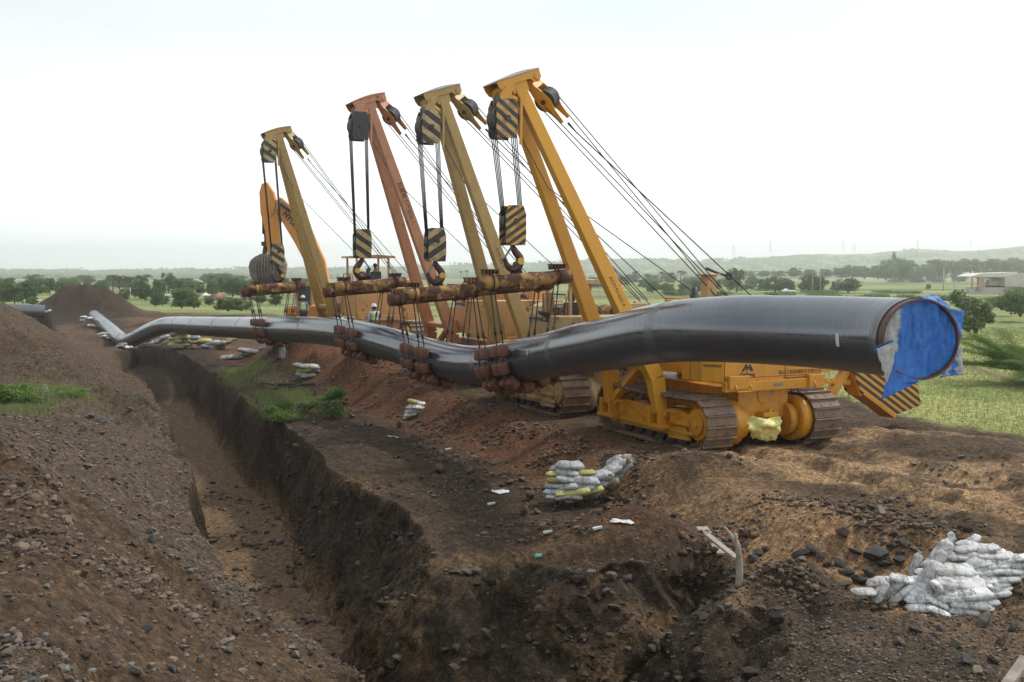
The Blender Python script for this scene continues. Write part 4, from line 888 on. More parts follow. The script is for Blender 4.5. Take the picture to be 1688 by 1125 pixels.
# ------------------------------------------------------------------ cradles that carry the pipe
def cradle(label, hk, tc, zoff=.25, tilt=.03):
    K = P(*hk); pc = pipe_at(tc); base = Vector((pc.x, pc.y, 0)); root = empty('pipe_cradle', (K.x, K.y, K.z), RZ)
    tag(root, label, 'pipe cradle', 'roller cradles slung round the pipeline')
    Mi = (Matrix.Translation(root.location) @ Matrix.Rotation(RZ, 4, 'Z')).inverted(); X, Yv, Z = Vector((1, 0, 0)), Vector((0, 1, 0)), Vector((0, 0, 1))
    if ('rm',) not in _cache:
        r = MB(); r.cyl((0, 0, -.145), (0, 0, .145), .155, n=20); r.cyl((0, 0, -.165), (0, 0, -.14), .115, n=16); r.cyl((0, 0, .14), (0, 0, .165), .115, n=16)
        o = r.build('roller', M_ROLL, None, bevel=.012); dg = bpy.context.evaluated_depsgraph_get(); dg.update(); _cache[('rm',)] = bpy.data.meshes.new_from_object(o.evaluated_get(dg)); bpy.data.objects.remove(o)
    for j, yo in enumerate((-.62, .62)):
        pcl = Mi @ pipe_at(tc + yo); zt = -.30 - (.22 if j else 0.0); xc = pcl.x
        A, B_ = Vector((xc - 1.38, yo, zt - tilt * 1.4)), Vector((xc + 1.42, yo, zt + tilt * 5.4))
        tb = MB(); tb.cyl(A, B_, .185, n=22)
        d_ = (B_ - A).normalized(); tb.cyl(A + d_ * .02, A + d_ * .5, .2, n=22); tb.cyl(B_ - d_ * .5, B_ - d_ * .02, .2, n=22)
        tbo = tb.build('beam_tube', M_BEAM, root)
        for e_ in (A + d_ * .32, B_ - d_ * .42):
            cbm = MB()
            for k in range(5): cbm.box(e_ + d_ * (-.2 + .1 * k) + Z * .28, (.04, .22, .13))
            cbm.box(e_ + Z * .35, (.5, .22, .03)); cbm.build('rope_comb', M_BEAM, tbo)
        for so in (-.21, .21):
            pq = Mi @ pipe_at(tc + yo + so); RR = PR + .17
            path = [A + d_ * .35 + Yv * so * .5 + Z * .0]; angs = [math.pi - math.radians(14)]
            N = 7; up_ = .52; tot_ = 2 * up_ + math.pi * RR
            def at_(q):
                q = q * tot_
                if q < up_: return pq + Vector((-RR, 0, up_ - q)), 0.0
                if q > tot_ - up_: return pq + Vector((RR, 0, q - tot_ + up_)), math.pi
                a_ = (q - up_) / RR; return pq + Vector((-RR * math.cos(a_), 0, -RR * math.sin(a_))), a_
            arc = [at_(i / 30)[0] for i in range(31)]
            for p in arc: p.y = yo + so
            top1 = A + d_ * .36 + Yv * so * .55; top2 = B_ - d_ * .42 + Yv * so * .55
            sl = MB(); sl.tube([top1] + arc + [top2], .02, 6)
            over = lambda tp: [tp + Vector((0, .21 * math.cos(q_) * (1 if so > 0 else -1), .21 * math.sin(q_))) for q_ in (0, .8, 1.6, 2.4)]
            sl.build('sling_rope', M_CABLE, root)
            for e_ in (top1, top2):
                sk = MB(); f_ = arc[0] if e_ is top1 else arc[-1]; u_ = (e_ - f_).normalized(); sk.cyl(f_ + u_ * .22, f_ + u_ * .42, .042, n=8); sk.build('rope_socket', M_DARK, root)
                rgm = MB(); pr = [Vector((e_.x, yo + .235 * math.cos(q_ * .524), e_.z + .235 * math.sin(q_ * .524))) for q_ in range(13)]; rgm.tube(pr, .018, 5); rgm.build('rope_loop', M_CABLE, root)
            for i in range(N):
                p, a_ = at_((i + .5) / N); p.y = yo + so
                r_ = mobj('roller', _cache[('rm',)], root); r_.location = p; r_.rotation_euler = (0, -a_, rnd.uniform(-.1, .1))
    lug = MB(); pm = Mi @ pipe_at(tc); c_ = Vector((0, 0, -.05))
    lug.beam((pm.x, -.8, -.36), (pm.x, .8, -.46), .5, .26, up=Z); 
    lug.prism([(-.24, -.3), (.26, -.3), (.12, .12), (.06, .26), (-.06, .26), (-.12, .12)], (0, 0, 0), X, Z, Yv, .12)
    lug.build('lifting_lug', M_BEAM, root, bevel=.01)
    return root
cr1 = cradle('rusty double beam roller cradle hanging from the nearest crane hook', (851, 447, 29.0), 26.1)
cr2 = cradle('yellow double beam roller cradle under the khaki crane hook', (722, 468, 34.4), 31.7)
cr3 = cradle('chipped yellow roller cradle under the salmon crane hook', (597, 459, 40.1), 37.6)
cr4 = cradle('rusty yellow roller cradle under the farthest crane near the excavator bucket', (459, 465, 51.4), 49.6)
# ------------------------------------------------------------------ excavator far behind
xr = empty('excavator', P(520, 520, 66)); tag(xr, 'orange excavator with raised boom and grey ribbed bucket behind the farthest crane', 'excavator')
def xz(poly, Y): return [(P(a, b, Y).x, P(a, b, Y).z) for a, b in poly]
def slab(poly, Y, d): m = MB(); m.prism(xz(poly, Y), (0, Y, 0), (1, 0, 0), (0, 0, 1), (0, 1, 0), d); return m
YX = 63
st = slab([(429, 318), (433, 304), (441, 301), (452, 318), (459, 345), (467, 440), (446, 446), (438, 380), (431, 352)], YX, .55); sto = keep(st.build('dipper_arm', M_EXC, bevel=.03), xr)
bo_ = slab([(456, 333), (464, 326), (480, 340), (516, 385), (536, 430), (552, 508), (524, 514), (508, 440), (488, 402), (458, 352)], YX, .62); boo = keep(bo_.build('boom', M_EXC, bevel=.03), xr)
ra = MB(); ra.cyl(P(436, 334, YX - .1), P(437, 386, YX - .1), .17, n=12); ra.cyl(P(437, 386, YX - .1), P(439, 412, YX - .1), .08, n=10); keep(ra.build('bucket_ram', M_DARK), xr)
ra = MB(); ra.cyl(P(462, 336, YX - .5), P(486, 352, YX - .5), .12, n=10); ra.tube([P(455, 330, YX - .5), P(452, 352, YX - .6), P(444, 360, YX - .6), P(441, 345, YX - .6)], .03, 5)
ra.tube([P(462, 334, YX - .5), P(456, 350, YX - .6), P(464, 362, YX - .6), P(462, 374, YX - .6)], .03, 5); keep(ra.build('hydraulic_hose', M_DARK), xr)
lk_ = MB(); lk_.beam(P(439, 398, YX), P(436, 420, YX), .22, .3, up=(0, 1, 0)); lk_.beam(P(432, 402, YX), P(446, 403, YX), .25, .4, up=(0, 1, 0)); lk_.beam(P(446, 402, YX), P(447, 420, YX), .15, .3, up=(0, 1, 0)); keep(lk_.build('bucket_link', M_DARK), xr)
bk = MB(); prof = [(424, 424), (434, 419), (452, 420), (466, 424), (470, 436), (468, 452), (462, 466), (440, 470), (424, 468), (417, 455), (414, 440), (417, 430)]
bk.prism(xz(prof, YX), (0, YX, 0), (1, 0, 0), (0, 0, 1), (0, 1, 0), 1.5); bko = keep(bk.build('bucket', M_BUCK, bevel=.08), xr)
rb_ = MB()
for k in range(9):
    u = k / 8; pts = [P(424 + 34 * u, 425 - 3 * math.sin(u * 3.1), YX - .76), P(419 + 40 * u + 2, 440, YX - .84), P(420 + 40 * u + 3, 455, YX - .84), P(427 + 34 * u + 3, 468, YX - .78)]
    rb_.tube(pts, .055, 5)
keep(rb_.build('bucket_rib', M_BUCK), xr)
te = MB()
for k in range(5): te.beam(P(430 + 9 * k, 467, YX), P(430 + 9 * k, 476, YX), .18, .16, up=(0, 1, 0), w2=.06, h2=.05)
keep(te.build('bucket_teeth', M_BUCK), xr)
hs = MB()
def pb_(m, x0, y0_, x1, y1_, Y, d): a, b = P(x0, y0_, Y), P(x1, y1_, Y); m.box(((a.x + b.x) / 2, Y + d / 2, (a.z + b.z) / 2), (abs(b.x - a.x), d, abs(b.z - a.z)))
pb_(hs, 470, 505, 560, 524, 64.5, 3.2); pb_(hs, 471, 507, 485, 520, 63.9, .5); hs.prism(xz([(525, 505), (540, 478), (575, 476), (590, 505)], 65), (0, 66, 0), (1, 0, 0), (0, 0, 1), (0, 1, 0), 2.6)
keep(hs.build('house', M_EXC, bevel=.05), xr)
cb2 = MB(); 
for a in (488, 512): pb_(cb2, a, 470, a + 2.5, 506, 64.6, .1); pb_(cb2, a, 470, a + 2.5, 506, 66.4, .1)
pb_(cb2, 486, 467, 516, 471, 64.5, 2.1); keep(cb2.build('cab_frame', M_EXC), xr)
gl = MB(); pb_(gl, 490, 472, 512, 505, 65.2, 1.0); M_GLASS = simple('dark_glass', [(.3, (.03, .04, .045)), (.7, (.05, .06, .065))], 3, .1); keep(gl.build('cab_window', M_GLASS), xr)
for k in (0, 1):
    tr = MB(); c_ = P(522, 530, 65 + k * 2.2); pts = [(-2.1, .3), (-1.8, .02), (1.8, .02), (2.1, .3), (2.1, .75), (1.8, .98), (-1.8, .98), (-2.1, .75)]
    zg_ = hz(c_.x, c_.y) - .02; tr.prism(pts, (c_.x, c_.y, zg_), (1, 0, 0), (0, 0, 1), (0, 1, 0), .6)
    for i in range(14):
        for z_ in (-.0, .98): tr.box((c_.x - 1.85 + .285 * i, c_.y, zg_ + z_ + .02), (.06, .62, .08))
    keep(tr.build('crawler_track', M_TRACK), xr)
un = MB(); c_ = P(522, 530, 65.8); un.cyl((c_.x, c_.y + .4, hz(c_.x, c_.y) + .6), (c_.x, c_.y + .4, P(0, 522, 65).z), .9, n=20); keep(un.build('turntable', M_DARK), xr)
pa, pb2 = P(468, 350, YX - .33), P(500, 386, YX - .33)
dx_ = (pb2 - pa).normalized(); t_ = text('lettering', 'HYUNDAI', .46, M_INK, None, frame(P(487, 372, YX - .33), dx_, Vector((0, -1, 0)).cross(dx_)), ext=.01, bold=.02)
bpy.context.view_layer.update(); t_.parent = boo; t_.matrix_parent_inverse = (boo.matrix_world).inverted()

# ------------------------------------------------------------------ people
def skin_obj(name, joints, edges, mat, root, parent=None, lvl=2):
    me = bpy.data.meshes.new(name); me.from_pydata([j[0] for j in joints], edges, []); o = bpy.data.objects.new(name, me); COL.objects.link(o)
    me.materials.append(mat); s = o.modifiers.new('skin', 'SKIN'); s.use_smooth_shade = True
    for i, j in enumerate(joints):
        sv_ = me.skin_vertices[0].data[i]; k_ = 1.18; sv_.radius = (j[1] * k_, (j[1] if len(j) < 3 else j[2]) * k_); sv_.use_root = i == root
    q = o.modifiers.new('sub', 'SUBSURF'); q.levels = lvl; q.render_levels = lvl
    if parent: o.parent = parent
    return o
def person(label, loc, rz, pose='stand', shirt=None, vest=False, helmet=False):
    r = empty('person', loc, rz); tag(r, label, 'person')
    sit = pose == 'sit'; hp = .93 if not sit else .12
    V_ = lambda x, y, z: (x, y, z)
    hd = hp + .66
    J = [(V_(0, 0, hp), .13, .10), (V_(0, 0, hp + .22), .12, .095), (V_(0, .01, hp + .42), .15, .10), (V_(0, .0, hp + .50), .075), (V_(0, -.015, hp + .56), .068), (V_(0, -.03, hp + .65), .09, .10), (V_(0, -.03, hp + .74), .078, .088)]
    E = [(i, i + 1) for i in range(6)]
    for s in (-1, 1):
        k = len(J); ar = [V_(s * .20, 0, hp + .43), V_(s * .25, -.03 if not sit else -.10, hp + .17), V_(s * (.22 if not sit else .2), -.14 if not sit else -.34, hp - .03 if not sit else hp + .12), V_(s * .21, -.17 if not sit else -.42, hp - .12 if not sit else hp + .13)]
        J += [(ar[0], .06), (ar[1], .045), (ar[2], .032), (ar[3], .036, .02)]; E += [(2, k), (k, k + 1), (k + 1, k + 2), (k + 2, k + 3)]
        h = k + 3; base = Vector(ar[3]); down = (base - Vector(ar[2])).normalized()
        for f in range(4):
            q = len(J); sp_ = Vector((0, (-.03 + .02 * f), 0)) if not sit else Vector((-.03 + .02 * f, 0, 0)); ln = (.045, .052, .05, .038)[f]
            J += [(tuple(base + sp_ * 1.0 + down * .05), .010), (tuple(base + sp_ * 1.1 + down * (.05 + ln)), .008)]; E += [(h, q), (q, q + 1)]
        q = len(J); J += [(tuple(base + Vector((-s * .035, -.03, 0)) + down * .02), .010), (tuple(base + Vector((-s * .045, -.045, 0)) + down * .05), .008)]; E += [(h, q), (q, q + 1)]
        k = len(J); lg_ = [V_(s * .10, 0, hp - .06), V_(s * .11, -.02, .50), V_(s * .12, .02, .09), V_(s * .13, -.13, .04)] if not sit else [V_(s * .10, -.05, hp), V_(s * .13, -.45, hp + .02), V_(s * .13, -.50, hp - .40), V_(s * .13, -.62, hp - .44)]
        J += [(lg_[0], .085), (lg_[1], .06), (lg_[2], .042), (lg_[3], .04, .03)]; E += [(0, k), (k, k + 1), (k + 1, k + 2), (k + 2, k + 3)]
    body = skin_obj('body', J, E, M_SKIN, 0, r)
    SJ = [(V_(0, 0, hp - .02), .155, .125), (V_(0, 0, hp + .22), .14, .115), (V_(0, .01, hp + .42), .17, .12), (V_(0, 0, hp + .50), .08)]; SE = [(0, 1), (1, 2), (2, 3)]
    TJ = [(V_(0, 0, hp + .02), .15, .12)]; TE = []
    for s in (-1, 1):
        k = len(SJ); a = J[7 + (0 if s < 0 else 18)]
        i0 = 7 if s < 0 else 7 + 4 + 8 + 2 + 4
        SJ += [(J[i0][0], .075), (J[i0 + 1][0], .06), (J[i0 + 2][0], .045)]; SE += [(2, k), (k, k + 1), (k + 1, k + 2)]
        k = len(TJ); l0 = i0 + 14; TJ += [(J[l0][0], .105), (J[l0 + 1][0], .08), (J[l0 + 2][0], .065)]; TE += [(0, k), (k, k + 1), (k + 1, k + 2)]
    skin_obj('shirt', SJ, SE, shirt or M_SHIRT, 0, r); skin_obj('trousers', TJ, TE, M_TROU, 0, r)
    fc = MB(); c_ = Vector((0, -.03, hp + .67))
    fc.add([c_ + Vector((-.012, -.09, .0)), c_ + Vector((.012, -.09, .0)), c_ + Vector((0, -.085, .035)), c_ + Vector((0, -.118, -.005))], [(0, 1, 3), (1, 2, 3), (2, 0, 3), (0, 2, 1)])
    for s in (-1, 1): fc.cyl(c_ + Vector((s * .082, .0, -.02)), c_ + Vector((s * .098, .01, .03)), .012, n=6)
    fc.build('face', M_SKIN, body)
    ey = MB()
    for s in (-1, 1): ey.cyl(c_ + Vector((s * .032, -.088, .03)), c_ + Vector((s * .032, -.078, .03)), .011, n=8)
    ey.box(c_ + Vector((0, -.088, -.045)), (.045, .008, .01)); ey.build('eyes_and_mouth', M_HAIR, body)
    m = MB(); top = c_ + Vector((0, .0, .035)); n = 20; rr_ = (.112, .14) if helmet else (.1, .115)
    rings = 7; vs_ = []
    for i in range(rings):
        a = math.pi / 2 * i / (rings - 1)
        for k in range(n): th = 2 * math.pi * k / n; vs_.append(top + Vector((math.cos(th) * math.cos(a) * rr_[0] * 1.05, math.sin(th) * math.cos(a) * rr_[1], math.sin(a) * (.135 if helmet else .09))))
    m.add(vs_, [(i * n + k, i * n + (k + 1) % n, (i + 1) * n + (k + 1) % n, (i + 1) * n + k) for i in range(rings - 1) for k in range(n)], True)
    if helmet:
        br = [top + Vector((math.cos(2 * math.pi * k / n) * .14, math.sin(2 * math.pi * k / n) * .165 - .015, -.005)) for k in range(n)]
        m.add(vs_[:n] + br, [(k, (k + 1) % n, n + (k + 1) % n, n + k) for k in range(n)], True); m.box(top + Vector((0, 0, .13)), (.03, .2, .015)); m.build('helmet', M_HELM, r)
        hm = MB(); hm.cyl(c_ + Vector((0, .03, -.07)), c_ + Vector((0, .02, .05)), .095, .10, n=16); hm.build('hair', M_HAIR, r)
    else: m.cyl(top + Vector((0, .03, -.07)), top + Vector((0, .03, .02)), .088, .10, n=16); m.build('hair', M_HAIR, r)
    if vest:
        VJ = [(V_(0, 0, hp + .0), .172, .142), (V_(0, 0, hp + .22), .158, .132), (V_(0, .01, hp + .40), .175, .135), (V_(0, .0, hp + .47), .12, .10)]
        vo_ = skin_obj('safety_vest', VJ, [(0, 1), (1, 2), (2, 3)], M_VEST, 0, r)
        tp = MB(); tp.cyl((0, 0, hp + .12), (0, 0, hp + .17), .001, .001, n=4)
        tp = MB(); n = 20
        for z_ in (hp + .12,): 
            vv = [Vector((math.cos(2 * math.pi * k / n) * .178, math.sin(2 * math.pi * k / n) * .148, z_ + e_)) for e_ in (0, .05) for k in range(n)]
            tp.add(vv, [(k, (k + 1) % n, n + (k + 1) % n, n + k) for k in range(n)], True)
        for s in (-1, 1): tp.box((s * .09, -.142, hp + .28), (.045, .012, .26)); tp.box((s * .09, .15, hp + .28), (.045, .012, .26))
        tp.build('reflective_tape', M_REFL, vo_)
    return r
w1 = P(617, 500, 46); person('worker in white helmet and lime vest standing beside the salmon crane', (w1.x, w1.y, w1.z - 1.78), R(215), shirt=M_SHIRT, vest=True, helmet=True)
w2 = P(499, 486, 53); person('worker in white helmet and green vest seen behind the farthest roller cradle', (w2.x + .0, w2.y, w2.z - 1.78), R(20), shirt=M_GSHIRT, vest=True, helmet=True)
sp_ = L4(P(628, 432, 53.6)); wp = (Matrix.Translation(c4.location) @ Matrix.Rotation(RZ, 4, 'Z')) @ Vector((.3, .02, 3.66))
person('bare headed operator in grey shirt seated under the canopy of the farthest crane', wp, RZ + R(180 + 65), 'sit', shirt=M_GSHIRT)

# ------------------------------------------------------------------ sandbags
def hit(px, py, y0_=5.0, y1_=130.0):
    """where the line of sight first meets the terrain"""
    a = P(px, py, 1.0); Y = y0_ * (y1_ / y0_) ** np.linspace(0, 1, 900); zt = H(a.x * Y, Y); zr = ZC + (a.z - ZC) * Y; k = np.argmax(zr < zt)
    if zr[k] >= zt[k]: return G(px, py, -.7)
    return Vector((a.x * Y[k], Y[k], zt[k]))
def bag_mesh(seed, flat=.31):
    bm = bmesh.new(); bmesh.ops.create_icosphere(bm, subdivisions=4, radius=1.0); rr_ = random.Random(seed)
    o1, o2 = rr_.uniform(0, 50), rr_.uniform(0, 50); bend = rr_.uniform(-.12, .12)
    for v in bm.verts:
        x, y, z = v.co; sgn = lambda q, e: math.copysign(abs(q) ** e, q)
        x, y, z = sgn(x, .45), sgn(y, .5), sgn(z, .7)
        tail = max(0, abs(x) - .72) / .28; y *= 1 - (.20 if seed < 2 else .05) * tail ** 1.5; z *= 1 - (.55 if seed < 2 else .82) * tail ** 1.6
        z *= (1 - .72 * min(1, abs(y)) ** 2.2)
        nn = float(fbm(np.array([x * 3 + o1]), np.array([y * 3 + z * 2 + o2]), 1, 3, seed)[0]); n2_ = float(fbm(np.array([x * 7 + o1]), np.array([y * 2 + o2]), 1, 2, seed)[0]); z *= 1 + .22 * n2_
        k = 1 + .05 * nn + .03 * n2_; z = z * flat * (1 + .22 * nn) + bend * x * x - (.05 if z < 0 else 0) * abs(y)
        v.co = Vector((x * .5 * k, y * .5 * .56 * k, z * .5 * k))
    me = bpy.data.meshes.new('sandbag'); bm.to_mesh(me); bm.free()
    for p in me.polygons: p.use_smooth = True
    if seed >= 2: return me
    # frayed tied mouth at one end
    b = bmesh.new(); b.from_mesh(me); base = Vector((.49, 0, bend * .4))
    n = 16; prev = None
    for j, (dx, ry, rz) in enumerate(((0, .13, .05), (.035, .10, .03), (.075, .15, .022), (.12, .20, .016))):
        ring_ = [b.verts.new(base + Vector((dx + rr_.uniform(-.015, .02) * (j == 3), math.cos(2 * math.pi * k / n) * ry * (1 + .2 * rr_.uniform(-1, 1) * (j == 3)), math.sin(2 * math.pi * k / n) * rz + .02 * math.sin(k * 2.1) * (j > 1)))) for k in range(n)]
        if prev: 
            for k in range(n): f = b.faces.new((prev[k], prev[(k + 1) % n], ring_[(k + 1) % n], ring_[k])); f.smooth = True
        prev = ring_
    b.to_mesh(me); b.free(); return me
BAGM = [bag_mesh(s) for s in range(8)]
_bm = {}
def bag(p, size, yaw, tilt, mat, label, group, roll=0.0, hs=1.0):
    k = (rnd.randrange(8), mat.name)
    if k not in _bm: me = BAGM[k[0]].copy(); me.materials.append(mat); _bm[k] = me
    o = mobj('sandbag', _bm[k]); o.location = p; o.scale = (size, size * rnd.uniform(.9, 1.08), size * rnd.uniform(.92, 1.1) * hs)
    o.rotation_euler = Euler((roll, tilt, yaw), 'XYZ'); return tag(o, label, 'sandbag', group)
# big white heap, lower right: (crop x, crop y, width px in crop, tilt deg, depth offset)
BIG = [(700, 828, 170, -8, 0), (820, 860, 210, -14, -.1), (1040, 845, 250, 4, 0), (965, 892, 240, 2, -.15), (1190, 850, 230, 6, .1), (725, 765, 190, 0, .05), (875, 792, 170, -20, -.05), (1070, 782, 260, -3, 0), (1215, 780, 180, 12, .15),
       (712, 702, 190, 2, .1), (865, 722, 180, -24, 0), (1105, 728, 320, -2, 0), (1290, 730, 190, 10, .25), (690, 632, 210, 20, .15), (900, 625, 220, -42, -.02), (1075, 660, 420, 8, 0), (1310, 640, 250, 16, .2),
       (590, 650, 230, 40, .2), (540, 600, 220, 48, .25), (640, 560, 200, 20, .25), (1030, 580, 420, -4, .05), (1290, 590, 280, 12, .2), (960, 540, 280, -12, .1), (1200, 540, 330, -2, .2), (985, 470, 350, -4, .1), (1220, 480, 300, -8, .25), (1430, 440, 320, 6, .3),
       (1480, 385, 260, -10, .45), (880, 360, 300, 52, .25), (850, 420, 260, 50, .22), (1180, 310, 330, -12, .35), (1130, 380, 300, 8, .35), (1300, 330, 180, -20, .4), (1120, 250, 150, 30, .5), (800, 500, 240, 86, .02), (700, 430, 150, 70, .35), (960, 260, 170, 74, .3),
       (300, 640, 190, -2, .1), (430, 640, 170, 60, .1), (420, 555, 200, 10, .35), (1400, 520, 320, 10, .3), (1500, 480, 240, 4, .45)]
_rows = ((880, 740, 1160), (826, 650, 1270), (772, 640, 1290), (716, 640, 1400), (660, 620, 1420), (602, 560, 1480), (545, 520, 1540), (488, 640, 1560), (430, 780, 1580), (372, 860, 1580), (315, 1020, 1400))
for k_, (cy, xa, xb) in enumerate(_rows):
    cx = xa + (k_ % 2) * 70 + 80
    while cx < xb - 40: BIG.append((cx + rnd.uniform(-20, 20), cy + rnd.uniform(-9, 9), rnd.uniform(185, 235), rnd.uniform(-9, 9), .16)); cx += 158
for (cx, cy, wd, tl, dy) in BIG:
    Yb = 15.9 + dy - (900 - cy) * 0.0 + max(0, (830 - cy)) * .0012; c = P(1360 + cx / 4.689, 840 + cy / 4.689, Yb); sz = wd / 4.689 * Yb / F * 1.0
    sz = min(max(sz, .40), .9)
    mt = M_BAGW
    bag(c, sz, rnd.uniform(-.16, .16), R(-tl) * -1 if False else R(-tl), mt, 'dirty white sandbag in the big heap at the lower right', 'sandbags of the big white heap', R(rnd.uniform(-5, 5)), 1.0)
for (cx, cy, wd, tl, dy) in [(1000, 700, 500, 0, .5), (900, 800, 400, 0, .45), (1200, 620, 500, 0, .6), (1050, 500, 500, 0, .7), (1250, 420, 500, 0, .8), (800, 640, 300, 0, .5), (1150, 800, 300, 0, .5)]:
    c = P(1360 + cx / 4.689, 840 + cy / 4.689, 15.9 + dy); bag(c, .95, rnd.uniform(-.5, .5), 0, M_BAGW, 'dirty white sandbag in the big heap at the lower right', 'sandbags of the big white heap', 0, 1.3)
# stack on the slope beside the bench
S1 = [(215, 480, 80, 0, 'g'), (270, 482, 100, 10, 'g'), (340, 480, 120, -3, 'g'), (205, 447, 80, 0, 'g'), (285, 455, 130, 0, 'y'), (375, 447, 150, 6, 'y'), (460, 435, 150, 12, 'y'), (212, 410, 80, 0, 'g'), (300, 413, 140, 8, 'g'), (410, 416, 140, 0, 'g'),
      (500, 405, 140, 16, 'g'), (225, 368, 90, -4, 'y'), (310, 366, 160, -6, 'g'), (420, 372, 180, -4, 'g'), (520, 360, 170, 22, 'g'), (575, 385, 100, 30, 'y'), (220, 325, 80, 0, 'y'), (310, 322, 160, -8, 'g'), (430, 320, 110, 0, 'y'), (470, 345, 190, 8, 'g'),
      (560, 320, 190, 26, 'g'), (320, 276, 170, -4, 'g'), (240, 285, 100, 14, 'g'), (600, 295, 190, 42, 'g'), (640, 275, 200, 46, 'd'), (660, 305, 170, 46, 'g'), (612, 235, 110, 30, 'g'), (690, 240, 90, 6, 'd')]
MT = {'g': M_BAGG, 'y': M_BAGY, 'w': M_BAGW, 'd': M_BAGD}
for (cx, cy, wd, tl, cl) in S1:
    px, py = 860 + cx / 4.0175, 700 + cy / 4.0175; Yb = 23.4 + max(0, 480 - cy) * .002 + max(0, cx - 430) * .0028; c = P(px, py, Yb)
    lb = {'g': 'grey sandbag', 'y': 'yellow sandbag', 'd': 'dusty brown sandbag'}[cl] + ' in the stack on the slope left of the nearest crane'
    bag(c, min(max(wd / 4.0175 * Yb / F * 1.15, .42), .8), rnd.uniform(-.3, .3), R(-tl), MT[cl], lb, 'sandbags of the stack below the nearest crane', 0, 1.05)
for (cx, cy) in ((300, 440), (420, 440), (300, 380), (420, 380), (320, 330), (430, 350), (540, 370)): bag(P(860 + cx / 4.0175, 700 + cy / 4.0175, 23.85 + (480 - cy) * .002), .75, rnd.uniform(-.3, .3), 0, M_BAGG, 'grey sandbag in the stack on the slope left of the nearest crane', 'sandbags of the stack below the nearest crane', 0, 1.4)
def pile(label, group, cat_px, Yb, lst, wmin=.5, wmax=.9):
    bot = max(lst, key=lambda q: q[1]); yb_ = hit(bot[0], bot[1] + 2).y; yb_ = yb_ if abs(yb_ - Yb) < .3 * Yb else Yb
    for (px, py, wd, tl, cl) in lst:
        c = P(px, py, yb_ + rnd.uniform(-.1, .1)); zb = hz(c.x, c.y) + .06
        if c.z < zb: c.z = zb
        bag(c, min(max(wd * yb_ / F, wmin), wmax), rnd.uniform(-.5, .5), R(-tl), MT[cl], label, group, 0, 1.0)
pile('grey sandbag in the small stack of five on the brown slope', 'sandbags on the brown slope under the pipe', 0, 36, [(681, 662, 20, -10, 'y'), (689, 665, 26, -8, 'w'), (684, 671, 30, 0, 'w'), (682, 678, 28, 4, 'w'), (677, 684, 22, 8, 'w'), (674, 689, 14, 10, 'y'), (687, 675, 22, 0, 'w')], .45, .75)
pile('sandbag in the low stack beside the green bushes', 'sandbags beside the green bushes', 0, 51, [(495, 603, 26, -16, 'g'), (512, 605, 30, -4, 'w'), (503, 611, 30, 4, 'y'), (518, 612, 18, 0, 'd'), (498, 618, 22, -6, 'g'), (509, 620, 26, 8, 'g')], .6, 1.0)
pile('sandbag in the sprawling pile under the pipe beside the farthest cradle', 'sandbags beside the farthest cradle', 0, 58, [(404, 578, 26, -14, 'g'), (416, 580, 34, -4, 'g'), (430, 578, 30, 14, 'd'), (412, 586, 30, 4, 'd'), (376, 590, 30, 6, 'g'), (396, 588, 30, 2, 'g'), (422, 587, 24, 0, 'g'), (440, 574, 24, 22, 'd')], .7, 1.1)
pile('grey sandbag in the long row under the pipe nearest the bend', 'sandbags in the long row under the pipe', 0, 66, [(337, 562, 26, 0, 'y'), (350, 566, 30, 8, 'g'), (362, 568, 30, 16, 'd'), (345, 571, 32, 0, 'g'), (358, 574, 30, 6, 'g'), (334, 568, 20, 0, 'g'), (376, 564, 24, 20, 'g'), (382, 560, 20, 10, 'y')], .75, 1.2)
pile('sandbag in the tall coloured stack under the pipe', 'sandbags of the tall coloured stack', 0, 69, [(290, 552, 20, 0, 'd'), (302, 556, 26, 0, 'y'), (288, 558, 22, 0, 'y'), (292, 563, 26, 0, 'g'), (306, 563, 24, 0, 'd'), (290, 568, 26, 0, 'y'), (305, 568, 24, 0, 'y'), (294, 572, 28, 0, 'g'), (320, 558, 22, 4, 'g'), (322, 564, 22, 0, 'w'), (308, 573, 24, 0, 'g')], .8, 1.15)
pile('grey sandbag stacked at the foot of the rising pipe', 'sandbags at the rising pipe', 0, 75, [(238, 556, 16, 30, 'g'), (240, 561, 22, 10, 'g'), (246, 566, 26, 4, 'g'), (240, 570, 26, 0, 'g'), (252, 570, 22, 0, 'd'), (264, 561, 24, 26, 'g'), (272, 556, 18, 16, 'g')], .8, 1.2)
pile('grey sandbag in the stack at the end of the trench', 'sandbags at the end of the trench', 0, 72, [(198, 575, 16, 0, 'w'), (206, 572, 18, -6, 'w'), (202, 568, 16, 6, 'g'), (212, 577, 16, 0, 'g'), (199, 571, 14, 10, 'g')], .6, .8)
pile('sandbag propping the descending pipe left of the bend', 'sandbags left of the bend', 0, 88, [(166, 551, 12, 20, 'w'), (172, 554, 16, 0, 'w'), (178, 557, 14, -10, 'w'), (169, 557, 12, 0, 'g'), (176, 550, 12, 0, 'w')], .6, .9)
pile('white sandbag near the raised open pipe end', 'sandbags near the raised pipe end', 0, 100, [(138, 523, 12, 0, 'w'), (146, 525, 14, 0, 'w'), (137, 528, 12, 0, 'w'), (150, 537, 12, 0, 'w'), (156, 538, 12, 0, 'w')], .7, 1.0)
pile('white sandbag beside the mouth of the clean black pipe', 'sandbags beside the clean black pipe', 0, 92, [(42, 521, 12, 0, 'w'), (70, 523, 14, 0, 'w'), (79, 520, 12, 20, 'w'), (47, 523, 8, 0, 'g')], .6, .9)

